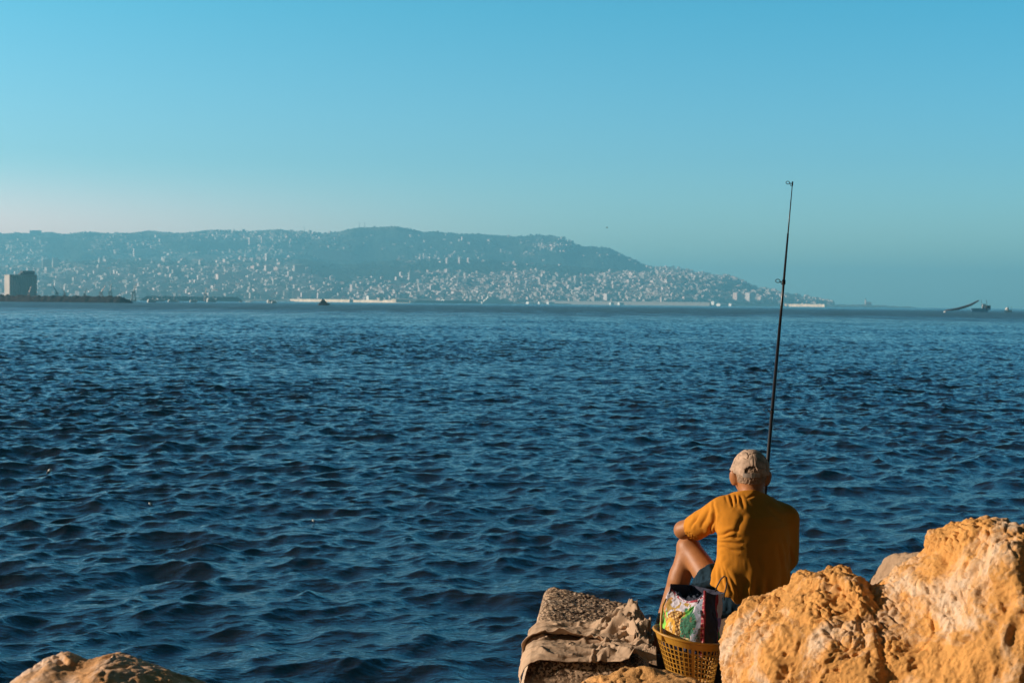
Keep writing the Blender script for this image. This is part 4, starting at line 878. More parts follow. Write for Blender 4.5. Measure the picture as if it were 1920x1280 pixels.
# brown canvas cloth thrown over the front half of the block
def canvas():
    ex = ((BC - BD) / (BC - BD).length); ey = ((BA - BD) / (BA - BD).length); m = simple('brown_canvas', (0.46, 0.32, 0.21), 0.95, 0.18, 9, bump=0.0012, bscale=220, spec=0.1)
    L = (BC - BD).length
    root = empty('canvas_cloth', BCEN + Vector((0, -.3, 0.01)), label='crumpled brown canvas cloth draped over the front of the concrete block', cat='cloth')
    def wrap(s, r=0.05):
        """distance inward from an edge (negative = hanging) -> in, down"""
        q = r * math.pi / 2; s = np.asarray(s); th = np.clip((r - s) / r, 0, math.pi / 2)
        inn = np.where(s > r, s, r - r * np.sin(th)); dn = r - r * np.cos(th); over = np.maximum(0, (r - s) - q); return inn, dn + over
    def sheet(name, u0, u1, v0, v1, nu, nv, off, seed, hemlift, crump):
        U, V = np.meshgrid(np.linspace(0, 1, nu), np.linspace(0, 1, nv), indexing='ij')
        p = np.stack([U.ravel() * 3, V.ravel() * 3, np.full(U.size, seed)], 1)
        wob = fbm(p * 1.2, 3, seed).reshape(U.shape); wob2 = fbm(p * 1.2 + 9, 3, seed + 4).reshape(U.shape)
        u = u0(V) + (u1(V) - u0(V)) * U + .018 * wob; v = v0(U) + (v1(U) - v0(U)) * V + .02 * wob2
        iu, du = wrap(u); iv, dv = wrap(v); base = BD.x * 0 + BZT
        X = BD.x + ex.x * iu + ey.x * iv; Y = BD.y + ex.y * iu + ey.y * iv; Z = base - du - dv + off
        # hanging parts follow the battered sides of the block
        X = X - ex.x * (du * .24 + .010 * (du > .01)); Y = Y - ex.y * du * .24
        X = X - ey.x * (dv * .10 + .010 * (dv > .01)); Y = Y - ey.y * (dv * .10 + .012 * (dv > .01))
        cr = sstep(.50, .85, U) * crump * 1.25
        base = BZT
        q = V * 4.2 + 1.1 * wob2 + .9 * (1 - U) * np.sin(V * 4 + seed); fold = np.abs(np.sin(q * math.pi / 2)) ** 0.8
        def crease(fr, sd_, wdt): return np.maximum(0, 1 - np.abs(fbm(p * np.array(fr) + .5 * np.stack([wob.ravel(), wob2.ravel(), wob.ravel()], 1) + 4, 2, sd_).reshape(U.shape)) / wdt) ** 1.3
        f1_ = crease([.8, 2.6, 1], seed + 2, .16); f2_ = crease([2.0, 3.6, 1], seed + 6, .20); f3_ = crease([1.3, 1.3, 1], seed + 9, .30)
        f4_ = crease([5.0, 7.0, 1], seed + 12, .22); H = .012 * fold * (.4 + U) + .016 * f1_ * (.5 + U) + .009 * f2_ * (.3 + U) + .003 * f4_ * (.25 + U) + cr * (.012 + .045 * f3_ + .020 * f2_ + .018 * fold)
        Z = Z - .06 * (X - BCEN.x)
        X = X + cr * .02 * np.sin(wob * 6 + V * 9); Y = Y + cr * .025 * np.sin(wob2 * 6 + U * 11)
        H = H + hemlift * np.exp(-(V / .10) ** 2) * np.sin(np.clip(U * 1.25, 0, 1) * math.pi) ** .8
        nx = -ex.x * sstep(0, .04, du) - ey.x * sstep(0, .04, dv); ny = -ex.y * sstep(0, .04, du) - ey.y * sstep(0, .04, dv); nz = 1 - .9 * np.clip(sstep(0, .05, du) + sstep(0, .05, dv), 0, 1)
        X, Y, Z = X + nx * H, Y + ny * H, Z + nz * H
        vv = np.stack([X, Y, Z], 2).reshape(-1, 3) - np.array(root.location); idx = np.arange(nu * nv).reshape(nu, nv)
        Q = np.stack([idx[:-1, :-1], idx[1:, :-1], idx[1:, 1:], idx[:-1, 1:]], 2).reshape(-1, 4)
        o = link(name, mesh_np(name, vv, Q), m, root); md = o.modifiers.new('thickness', 'SOLIDIFY'); md.thickness = 0.003; md.offset = 1; return o
    one = lambda a: (lambda x: a + 0 * x)
    sheet('lower_fold', lambda V: -.10 + .03 * V, one(L + .02), lambda U: -.015 + .03 * U, lambda U: .36 + .05 * U, 220, 170, .012, 3, .012, .5)
    sheet('upper_fold', lambda V: -.02 - .07 * (1 - V), one(L - .0), lambda U: .24 - .04 * U, lambda U: .50 + .08 * U, 190, 110, .022, 8, .030, 1.0)
    return root
canvas()

# the dark stones under and around everything (mostly hidden, in the gaps)
def plain_rock(label, c, r, seed, mat=M_DARKR, h=0.035, name='shore_rock'):
    c = Vector(c); s = SDF((-r[0] - .1, -r[1] - .1, -r[2] - .1), (r[0] + .1, r[1] + .1, r[2] + .1), h)
    X, Y, Z = np.meshgrid(*s.ax, indexing='ij', sparse=True)
    s.f = (((np.abs(X / r[0]) ** 3 + np.abs(Y / r[1]) ** 3 + np.abs(Z / r[2]) ** 3) ** (1 / 3) - 1) * min(r)).astype(np.float32)
    v, Q = s.mesh(); N = vnormals(v, Q); w = v + np.array(c); v = v + N * (0.10 * fbm(w * 1.8, 4, seed) + .05 * (0.5 - worley(w * 3, seed)[0]) + .02 * fbm(w * 12, 3, seed + 1))[:, None]
    return link(name, mesh_np(name, v, Q), mat, loc=c, label=label, cat='rock')
MO = P(1400, 1130, 6.5)        # the man's own origin: on the seat line
plain_rock('dark rock the man sits on, half hidden behind the orange boulder', MO + Vector((.12, .05, -.60)), (.42, .34, .54), 21)
plain_rock('low dark rock under the feet of the man', MO + Vector((-.25, .52, -.86)), (.42, .36, .55), 22)
plain_rock('dark rock under the yellow basket', P(1312, 1285, 5.32) + Vector((0, 0, -.50)), (.20, .22, .45), 23)
plain_rock('dark rock low between the concrete block and the basket', P(1270, 1300, 5.75) + Vector((0, 0, -.55)), (.22, .30, .45), 24)

# unseen bank added behind the camera to block low sky and haze light
def light_block_bank():
    x = np.linspace(-160, 160, 120); t = np.linspace(0, 1, 40); X, T = np.meshgrid(x, t, indexing='ij'); Y = -3.0 - T * 60; Z = 0.2 + 15 * sstep(0, .45, T) + .8 * fbm(np.stack([X.ravel() / 5, Y.ravel() / 5, 0 * X.ravel()], 1), 4, 5).reshape(X.shape)
    Z = np.where(T == 0, -2, Z); idx = np.arange(X.size).reshape(X.shape); Q = np.stack([idx[:-1, :-1], idx[:-1, 1:], idx[1:, 1:], idx[1:, :-1]], 2).reshape(-1, 4)
    link('light_block_bank', mesh_np('light_block_bank', np.stack([X, Y, Z], 2).reshape(-1, 3), Q), simple('unseen_bank_earth', (.09, .07, .05), .95, .4, 2), kind='structure')
light_block_bank()

# the slope of dumped stone that everything stands on, just below the picture's lower edge
def rubble():
    x = np.linspace(-14, 14, 420); y = np.linspace(-3.6, 11.5, 300); X, Y = np.meshgrid(x, y, indexing='ij'); p = np.stack([X.ravel(), Y.ravel(), 0 * X.ravel()], 1)
    w = p + .25 * np.stack([vnoise(p * 1.1, 1), vnoise(p * 1.1, 2), 0 * X.ravel()], 1); f1, f2 = worley(w / .75, 4); f1 = f1.reshape(X.shape); f2 = f2.reshape(X.shape)
    Z = np.minimum(1.45, 2.62 - .27 * Y) - .36 * (f1 ** 1.5) + .10 * fbm(p * 1.7, 4, 8).reshape(X.shape) + .02 * fbm(p * 9, 2, 9).reshape(X.shape)
    Z = np.where(Y > 9.5, Z - (Y - 9.5) * .5, Z); idx = np.arange(X.size).reshape(X.shape); Q = np.stack([idx[:-1, :-1], idx[1:, :-1], idx[1:, 1:], idx[:-1, 1:]], 2).reshape(-1, 4)
    link('rocky_shore', mesh_np('rocky_shore', np.stack([X, Y, Z], 2).reshape(-1, 3), Q), M_DARKR, kind='structure')
rubble()

# ------------------------------------------------------------------ the seated angler
def LP(px, py, y):
    """pixel + local depth -> coordinates local to the man's origin"""
    return P(px, py, 6.5 + y) - MO
man = empty('person', MO, label='man seen from behind in a mustard T-shirt and pale cap, sitting and fishing', cat='person')
M_SKIN = simple('tanned_skin', (0.36, 0.145, 0.050), 0.5, 0.10, 30, bump=0.0008, bscale=180, spec=0.35)
ROD_TIP = P(1486, 343, 7.75); ROD_A = P(1440, 860, 7.02)
rod_dir = (ROD_TIP - ROD_A).normalized()
def rod_at(t): return ROD_A + rod_dir * t           # t in metres from the point beside the cap
H_L = rod_at(-.30) - MO; H_R = rod_at(-.42) - MO; RD = rod_dir

elL = LP(1281, 993, .23); wrL = H_L + Vector((-.115, -.045, -.012)); knL = LP(1292, 1026, .29); hipL = LP(1356, 1122, .07); anL = LP(1234, 1196, .31)
elR = LP(1466, 1048, .26); wrR = H_R + Vector((.105, -.06, -.03)); knR = LP(1440, 1035, .46); hipR = LP(1450, 1125, .07); anR = LP(1425, 1190, .52)
shL = LP(1354, 962, .04); shR = LP(1470, 972, .13)
def body():
    s = SDF((-.62, -.16, -.36), (.36, .78, .76), .0055)
    c = lambda a, b, ra, rb=None, k=.02, **kw: s.cone(tuple(a), tuple(b), ra, rb, k, **kw)
    # trunk
    c((.02, .05, .02), (.02, .05, .06), .105, .10, .03); c((.02, .045, .05), (.025, .045, .25), .09, .098, .04); c((.025, .045, .22), (.03, .07, .38), .098, .09, .04)
    c(shL, shR, .06, .06, .05)
    # neck and head
    nb = LP(1411, 936, .075); nt_ = LP(1408, 898, .095); c(nb, nt_, .060, .054, .035)
    hc = LP(1407, 884, .115); s.ell(tuple(hc), (.071, .098, .098), .02); s.ell(tuple(hc + Vector((0, .035, -.055))), (.058, .062, .062), .04)
    c(hc + Vector((0, .09, -.105)), hc + Vector((0, .075, -.085)), .028, .035, .03)                       # chin
    c(hc + Vector((0, .096, .0)), hc + Vector((0, .118, -.032)), .010, .015, .012)                        # nose
    c(hc + Vector((-.032, .083, .018)), hc + Vector((.032, .083, .018)), .014, .014, .015)                # brow
    for sx in (-1, 1):
        s.ell(tuple(hc + Vector((sx * .031, .098, -.002))), (.016, .014, .010), .008, op='cut')           # eye sockets
        c(hc + Vector((sx * .008, .112, -.034)), hc + Vector((sx * .010, .110, -.035)), .008, .007, .006)  # nostril wings
    c(hc + Vector((-.018, .094, -.058)), hc + Vector((.018, .094, -.058)), .0075, .0075, .006); c(hc + Vector((-.016, .094, -.068)), hc + Vector((.016, .094, -.068)), .008, .008, .004)
    for sx, e in ((-1, LP(1374.5, 896, .10)), (1, LP(1441, 897, .10))):                                      # ears
        s.ell(tuple(e), (.010, .022, .037), .012, rot=(0, sx * 12, sx * -38)); s.ell(tuple(e + Vector((-sx * .002, .012, .003))), (.006, .012, .020), .004, op='cut', rot=(0, sx * 12, sx * -38))
    # arms
    for sh, el, wr in ((shL, elL, wrL), (shR, elR, wrR)):
        c(sh, el, .046, .040, .03); c(el, el + (wr - el) * .35, .040, .041, .02); c(el + (wr - el) * .3, wr, .040, .026, .02)
    # legs
    c(hipL, knL, .076, .050, .02); c(knL, knL + (anL - knL) * .35 + Vector((.006, -.012, 0)), .052, .050, .02); c(knL + (anL - knL) * .3, anL, .048, .034, .02)
    c(hipR, knR, .085, .056, .03); c(knR, knR + (anR - knR) * .35 + Vector((0, -.012, 0)), .052, .052, .02); c(knR + (anR - knR) * .3, anR, .048, .034, .02)
    s.ell(tuple(knL + Vector((-.004, .012, .004))), (.050, .050, .045), .02)
    for an, tx in ((anL, -.06), (anR, .01)):
        toe = an + Vector((tx, .17, -.055)); c(an + Vector((0, -.02, -.035)), an + Vector((tx * .3, .03, -.03)), .034, .036, .02); c(an + Vector((tx * .2, .03, -.02)), toe, .036, .020, .02, flat=(1.15, 1, .8))
        for i in range(5): q = toe + Vector(((i - 2) * .017, .012 - abs(i - 1.2) * .006, -.004)); c(q, q + Vector((0, .022, -.004)), .0105 if i != (4 if tx < 0 else 0) else .013, .008, .006)
    # hands closed round the rod
    for G, wr, sg in ((H_L, wrL, 1), (H_R, wrR, -1)):
        e1 = RD.normalized(); w = (wr - G); e2 = (w - e1 * w.dot(e1)).normalized(); e3 = e1.cross(e2) * sg
        pc = G + e2 * .052 - e3 * .010; c(wr, G + e2 * .06 - e3 * .008, .026, .020, .015, flat=(1, 1, 1)); c(pc - e1 * .026, pc + e1 * .028, .017, .017, .015); c(pc - e2 * .025 - e1 * .026, pc - e2 * .025 + e1 * .028, .015, .015, .01)
        for i in range(4):
            off = e1 * ((i - 1.5) * -.0195); ln = (.96, 1.05, 1.0, .88)[i]; pts = []
            for a, ro in ((-.75, .034), (-2.0, .028), (-3.1, .0235 * ln), (-4.2 * ln, .021)):
                pts.append(G + off + (e2 * math.cos(a) + e3 * math.sin(a)) * ro)
            for j in range(3): c(pts[j], pts[j + 1], (.0098, .0090, .0080)[j] * ln ** .5, (.0090, .0080, .0068)[j], .003)
        tb = G + e2 * .05 + e3 * .012 + e1 * .022
        c(tb, G + e2 * .030 + e3 * .026 + e1 * .038, .0125, .0105, .006); c(G + e2 * .030 + e3 * .026 + e1 * .038, G + e2 * .002 + e3 * .024 + e1 * .046, .0105, .0085, .003)
    v, Q = s.mesh(); v = smooth_np(v, Q, 1, .4); return link('body', mesh_np('body', v, Q), M_SKIN, man)
body()
HC = LP(1407, 884, .115)
for sx in (-1, 1):
    b = MB(); o_ = HC + Vector((sx * .031, .088, -.002)); N_ = 8
    b.tube([o_ + Vector((0, t, 0)) for t in (-.010, -.006, 0, .006, .010)], [.004, .009, .0115, .009, .003], 10); b.build('eye', simple('eye_white', (.7, .68, .62), .3), man, smooth=True)

# ---- hair: short grey fringe under the cap
s = SDF(tuple(HC - Vector((.11, .13, .13))), tuple(HC + Vector((.11, .12, .12))), .004)
s.ell(tuple(HC + Vector((0, -.004, 0))), (.0735, .099, .096), 0); s.func(tuple(HC - Vector((.2, .2, .2))), tuple(HC + Vector((.2, .2, .2))), lambda X, Y, Z: (HC.z - .050 + .35 * np.abs(X - HC.x) * 0 + .9 * np.maximum(0, Y - HC.y + .02) - Z) + 0 * X, 0.006, 'max')
# cut below the nape line and in front of the ears
sl, X, Y, Z = s.region(s.lo, s.lo + s.n * s.h); s.f[sl] = np.maximum(s.f[sl], np.maximum((HC.z - .052 + .5 * np.maximum(0, Y - HC.y)) - Z + 0 * X, Y - (HC.y + .035) + 0 * X + 0 * Z)).astype(np.float32)
v, Q = s.mesh(); v, Q = subdiv(v, Q); N = vnormals(v, Q); v = v + N * (.0035 * fbm(v * np.array([160, 160, 60.]), 3, 5, ridged=True))[:, None]
link('hair', mesh_np('hair', v, Q), simple('grey_hair', (0.30, 0.20, 0.13), .8, .35, 90, spec=.2), man)

# ---- cap
def cap():
    s = SDF(tuple(HC - Vector((.13, .13, .08))), tuple(HC + Vector((.13, .22, .13))), .0035)
    cc = HC + Vector((0, -.002, .004)); s.ell(tuple(cc), (.0875, .108, .101), 0)
    sl, X, Y, Z = s.region(s.lo, s.lo + s.n * s.h)
    rim = HC.z - .002 + .10 * (Y - HC.y)                     # sits a little lower at the back
    f = np.maximum(s.f[sl], rim - Z + 0 * X)
    # hollow it
    inn = np.sqrt(((X - cc.x) / .0815) ** 2 + ((Y - cc.y) / .102) ** 2 + ((Z - cc.z) / .095) ** 2); inn = (inn - 1) * .08; f = np.maximum(f, -inn)
    # the half-round opening at the back above the strap
    ox = LP(1410, 876, .0); r = np.sqrt((X - ox.x) ** 2 + ((Z - (HC.z + .002)) * .85) ** 2) - .030; f = np.maximum(f, -np.maximum(r, (Y - HC.y + .02) + 0 * X + 0 * Z))
    # peak, pointing away from the camera
    pk = (np.sqrt(((X - HC.x) / .082) ** 2 + ((Y - HC.y - .09) / .085) ** 2) - 1) * .08 + 0 * Z; zc = rim + .006 - 2.2 * (X - HC.x) ** 2 - .15 * np.maximum(0, Y - HC.y - .09)
    pk = np.maximum(pk, np.abs(Z - zc) - .004); pk = np.maximum(pk, HC.y + .07 - Y + 0 * X + 0 * Z); f = np.minimum(f, pk); s.f[sl] = f.astype(np.float32)
    v, Q = s.mesh(); v = smooth_np(v, Q, 1, .4); v, Q = subdiv(v, Q); N = vnormals(v, Q)
    w = v + .012 * np.stack([vnoise(v * 35, 1), vnoise(v * 35, 2), vnoise(v * 35, 3)], 1)
    d = .0055 * fbm(w * 26, 3, 4) - .005 * np.exp(-(fbm(w * 17, 2, 9) / .07) ** 2) * sstep(HC.z, HC.z + .03, v[:, 2])
    # panel seams
    an = np.arctan2(v[:, 0] - HC.x, v[:, 1] - HC.y); seam = np.exp(-((np.mod(an + math.pi / 6, math.pi / 3) - math.pi / 6) / .03) ** 2); d -= .0012 * seam
    v = v + N * d[:, None]
    o = link('cap', mesh_np('cap', v, Q), simple('faded_cap_cotton', (0.44, 0.31, 0.22), .95, .32, 28, bump=.0004, bscale=500, spec=.1), man)
    b = MB(); pts = []; 
    for k in range(13):
        a = -.42 + .84 * k / 12; pts.append(Vector((ox.x + math.sin(a) * .095, HC.y - .002 - math.cos(a) * .1105, HC.z - .004)))
    vs = []; fs = []
    for p_ in pts:
        n_ = Vector((p_.x - HC.x, p_.y - HC.y, 0)).normalized()
        for dz, dn in ((-.009, 0), (.009, 0), (.009, .003), (-.009, .003)): vs.append(p_ + n_ * dn + Vector((0, 0, dz)))
    for k in range(12):
        for j in range(4): fs.append((k * 4 + j, k * 4 + (j + 1) % 4, k * 4 + 4 + (j + 1) % 4, k * 4 + 4 + j))
    b.add(vs, fs); st = b.build('strap', simple('strap_cotton', (0.42, 0.33, 0.26), .9), o)
    b = MB(); p_ = pts[6] + Vector((.004, -.006, .0)); b.box(tuple(p_), (.016, .004, .022)); b.build('strap_piece', simple('pale_strap_piece', (.55, .45, .36), .4), o)  # small paler piece at the middle of the strap
cap()

# ---- T-shirt
TS = [  # z, left, right, y centre, half depth
    (-.06, -.150, .200, .055, .120), (.02, -.160, .208, .05, .130), (.08, -.163, .212, .045, .134), (.14, -.158, .214, .042, .138), (.20, -.150, .212, .042, .136), (.29, -.148, .222, .048, .136),
    (.35, -.150, .228, .055, .130), (.40, -.150, .222, .065, .118), (.435, -.140, .195, .074, .104), (.465, -.110, .150, .082, .086), (.49, -.070, .105, .088, .070), (.515, -.045, .075, .092, .060), (.55, -.04, .07, .1, .05)]
CREASES = [((1362, 929), (1366, 941), .003, 4), ((1371, 926), (1378, 950), .006, 4), ((1382, 925), (1386, 943), .004, 3), ((1391, 926), (1398, 954), .005, 4), ((1402, 932), (1418, 926), .005, 4),
    ((1341, 936), (1345, 1004), .007, 4), ((1346, 1003), (1388, 994), .008, 5), ((1346, 1008), (1393, 1007), .006, 4), ((1347, 1014), (1396, 1020), .006, 5), ((1350, 1022), (1392, 1034), .005, 5),
    ((1341, 1026), (1331, 1080), .010, 5), ((1346, 1030), (1349, 1094), .010, 5), ((1351, 1040), (1364, 1104), .010, 5), ((1358, 1052), (1378, 1114), .009, 5), ((1367, 1064), (1392, 1122), .008, 5),
    ((1480, 1008), (1490, 1058), .008, 5), ((1470, 1000), (1479, 1062), .007, 5), ((1462, 1020), (1470, 1080), .006, 6), ((1322, 944), (1303, 980), .006, 5), ((1335, 948), (1317, 990), .007, 5), ((1346, 958), (1332, 1004), .008, 5),
    ((1400, 960), (1380, 1010), .005, 9), ((1440, 950), (1470, 975), .005, 7), ((1420, 1040), (1440, 1090), .006, 9), ((1312, 960), (1296, 990), .005, 4)]
def shirt():
    s = SDF((-.40, -.15, -.10), (.34, .46, .60), .0055)
    sl, X, Y, Z = s.region(s.lo, s.lo + s.n * s.h); zt = [t[0] for t in TS]
    g = lambda i: np.interp(Z, zt, [t[i] for t in TS])
    xl, xr, cy, b = g(1), g(2), g(3), g(4); cx = (xl + xr) / 2; a = (xr - xl) / 2
    # the spine side is a little peaked so that its right half turns away from the sun
    th = math.radians(32); dx = X - cx; dy = Y - cy; u = np.abs((dx * math.cos(th) + dy * math.sin(th)) / (a * 1.05)); w = np.abs((-dx * math.sin(th) + dy * math.cos(th)) / b); r = (u ** 1.9 + w ** 1.75) ** .53
    f = (r - 1) * np.minimum(a, b) * .9
    ang = np.arctan2(Y - cy, X - cx); hem = sstep(.22, -.02, Z)
    f = f - hem * (.010 * np.sin(ang * 13 + 1.5 * np.sin(ang * 4)) + .012)
    s.f[sl] = f.astype(np.float32)
    s.cone(tuple(LP(1354, 958, .045)), tuple(LP(1303, 989, .19)), .068, .060, .035); s.cone(tuple(LP(1474, 972, .12)), tuple(LP(1475, 1046, .18)), .060, .055, .05)
    # cut: neck, sleeve openings, hem
    f = s.f[sl]
    nk = LP(1410, 926, .07); f = np.maximum(f, (Z - nk.z) + .45 * (Y - nk.y) * -1 * 0 - .0 + .55 * (Y - nk.y) * 1.0)
    for shp, elp, open_ in ((LP(1354, 958, .045), elL, LP(1296, 994, .205)), (LP(1474, 972, .12), elR, LP(1468, 1040, .235))):
        d = (elp - shp).normalized(); pl = (X - open_.x) * d.x + (Y - open_.y) * d.y + (Z - open_.z) * d.z
        rr = np.sqrt(np.maximum(0, (X - open_.x) ** 2 + (Y - open_.y) ** 2 + (Z - open_.z) ** 2 - pl ** 2)); near = rr < .10
        f = np.where(near & (pl > -.02), np.maximum(f, pl), f); f = np.where(near & (pl > -.05) & (pl < .05), np.maximum(f, np.minimum(.05 + 0 * rr, .0505 - rr)), f)
    hx = [-.25, -.18, -.155, -.12, -.08, -.03, .02, .3]; hz = [.10, .10, .075, .055, .03, .0, -.01, -.02]
    zh = np.interp(X, hx, hz) + .006 * np.sin(X * 120); f = np.maximum(f, zh - Z + 0 * Y)
    # hollow under the hem
    f = np.maximum(f, np.minimum((zh + .03) - Z + 0 * Y, -(r - .93) * np.minimum(a, b)) * 1.0)
    s.f[sl] = f.astype(np.float32); v, Q = s.mesh(); v = smooth_np(v, Q, 1, .4); v, Q = subdiv(v, Q); N = vnormals(v, Q)
    dpt = 6.5 + v[:, 1]; wpx = 960 + F * (v[:, 0] + MO.x) / dpt; wpy = hor(wpx) - F * (v[:, 2] + MO.z - CAMH) / dpt
    facing = sstep(.3, -.1, N[:, 1]); d = np.zeros(len(v))
    wob = 3.0 * fbm(v * 22, 2, 3)
    for (x0, y0), (x1, y1), dp, wd in CREASES:
        e = np.array([x1 - x0, y1 - y0], float); L = np.hypot(*e); t = ((wpx - x0) * e[0] + (wpy - y0) * e[1]) / L ** 2; tt = np.clip(t, 0, 1)
        ds = ((wpx - x0) * e[1] - (wpy - y0) * e[0]) / L + wob; dist = np.hypot(wpx - x0 - tt * e[0], wpy - y0 - tt * e[1]) - np.abs(ds) * 0
        en = np.sin(np.clip(t, 0, 1) * math.pi) ** .5 * (t > 0) * (t < 1)
        d += -dp * np.exp(-(ds / (wd * .55)) ** 2) * en + dp * .7 * np.exp(-((np.abs(ds) - wd * 1.3) / (wd * .8)) ** 2) * en
    d *= facing
    w2 = v + .03 * np.stack([vnoise(v * 9, 1), vnoise(v * 9, 2), vnoise(v * 9, 3)], 1)
    d *= .62; d += .004 * fbm(w2 * np.array([12, 12, 8.]), 2, 7) + .0016 * fbm(w2 * np.array([34, 34, 18.]), 2, 12) 
    v = v + N * d[:, None]
    m = simple('mustard_cotton', (0.54, 0.21, 0.022), .95, .05, 8, bump=.0004, bscale=600, spec=.1)
    o = link('t_shirt', mesh_np('t_shirt', v, Q), m, man)
    # ribbed collar
    b = MB(); nk = LP(1410, 928, .07); pts = []
    for k in range(28):
        a_ = 2 * math.pi * k / 28; x_ = math.cos(a_) * .062; y_ = math.sin(a_) * .060; pts.append(nk + Vector((x_, y_ + .022, -.004 - .55 * (y_ + .022) + .0 + .002 * math.sin(a_ * 5))))
    b.tube(pts, .0085, 8, closed=True); b.build('collar', m, o, smooth=True)
shirt()

# ---- shorts
def shorts():
    s = SDF((-.36, -.14, -.14), (.30, .52, .22), .0055); c = lambda a, b, ra, rb, k=.03: s.cone(tuple(a), tuple(b), ra, rb, k)
    s.ell((.03, .055, .0), (.165, .125, .095), .03)
    c(hipL, hipL + (knL - hipL) * .42, .094, .082); c(hipR, hipR + (knR - hipR) * .55, .098, .084)
    c(LP(1300, 1108, .02), LP(1336, 1100, .03), .030, .036)
    # square off the left hem
    sl, X, Y, Z = s.region(s.lo, s.lo + s.n * s.h); d = (knL - hipL).normalized(); o_ = hipL + (knL - hipL) * .45; pl = (X - o_.x) * d.x + (Y - o_.y) * d.y + (Z - o_.z) * d.z
    f = s.f[sl]; f = np.where(X < -.02, np.maximum(f, pl), f); s.f[sl] = f.astype(np.float32)
    v, Q = s.mesh(); v = smooth_np(v, Q, 1, .4); N = vnormals(v, Q); w = v + .02 * np.stack([vnoise(v * 14, 1), vnoise(v * 14, 2), vnoise(v * 14, 3)], 1)
    v = v + N * (.007 * fbm(w * 22, 3, 3, ridged=True) + .006 * fbm(w * np.array([50, 50, 20.]), 2, 8))[:, None]
    return link('shorts', mesh_np('shorts', v, Q), simple('blue_shorts_cloth', (0.012, 0.032, 0.05), .9, .2, 20, spec=.15), man)
shorts()

# ------------------------------------------------------------------ fishing rod
rod = empty('fishing_rod', rod_at(-.42), label='long dark telescopic fishing rod rising over the sea from the hands of the man', cat='fishing rod')
M_ROD = simple('dark_carbon', (0.018, 0.014, 0.013), .35, spec=.5); M_GUIDE = simple('dark_guide_metal', (0.03, 0.028, 0.028), .35, metallic=.6)
RT = (ROD_TIP - ROD_A).length
def rp(t): return rod_at(t) - rod_at(-.42)
def t_of(py): return (rod_py(py))
def rod_py(py):
    lo, hi = -.5, RT
    for _ in range(40):
        mid = (lo + hi) / 2; y = proj(rod_at(mid))[1]
        if y > py: lo = mid
        else: hi = mid
    return (lo + hi) / 2
tj1, tj2 = rod_py(610), rod_py(438)
b = MB(); b.tube([rp(-.30), rp(0), rp(tj1)], [.0105, .0095, .0080], 12); b.build('butt_section', M_ROD, rod, smooth=True)
b = MB(); b.tube([rp(tj1 - .01), rp(rod_py(530)), rp(tj2)], [.0072, .0066, .0050], 12); b.build('middle_section', M_ROD, rod, smooth=True)
b = MB(); b.tube([rp(tj2 - .01), rp(rod_py(390)), rp(RT)], [.0036, .0030, .0022], 10); b.build('tip_section', M_ROD, rod, smooth=True)
b = MB(); b.tube([rp(-.62), rp(-.60), rp(-.36), rp(-.30)], [.012, .0145, .0145, .0115], 12); b.build('handle', simple('black_foam_grip', (.012, .011, .011), .9), rod, smooth=True)
lft = Vector((-1, -.15, 0)); lft = (lft - rod_dir * lft.dot(rod_dir)).normalized()
for py, rr, arm in ((344.5, .0080, .018), (529, .0095, .022), (771, .0095, .022)):
    t = rod_py(py); c = rp(t) + lft * (arm + rr); side = (rod_dir * .55 + lft * .0 + Vector((0, -.45, .3))).normalized(); u = lft; w = rod_dir.cross(lft)
    w = (w * .75 + rod_dir * .55).normalized(); b = MB()
    b.tube([c + (u * math.cos(a) * 1.25 + w * math.sin(a)) * rr for a in [2 * math.pi * k / 20 for k in range(20)]], .0019, 7, closed=True); rg = b.build('guide', M_GUIDE, rod, smooth=True)
    b = MB(); b.tube([rp(t) + lft * .004, rp(t) + lft * (arm)], .0022, 6); b.tube([rp(t - .018) + lft * .005, rp(t) + lft * (arm)], .0016, 6)
    rad = .0098 if py > 500 else .0042
    b.tube([rp(t - .012), rp(t + .012)], rad, 10); b.build('guide_foot', M_GUIDE, rg, smooth=True)
# reel under the handle (hidden from behind by the man)
b = MB(); rc = rp(-.50) + Vector((0, .055, -.01)); b.tube([rp(-.50), rc], .006, 8); b.tube([rc + Vector((0, -.03, 0)), rc + Vector((0, -.005, 0)), rc + Vector((0, .02, 0)), rc + Vector((0, .04, 0))], [.012, .026, .024, .027], 14); b.tube([rc, rc + Vector((-.06, 0, 0)), rc + Vector((-.06, .02, -.04))], [.005, .004, .008], 8)
b.build('reel', M_GUIDE, rod, smooth=True)

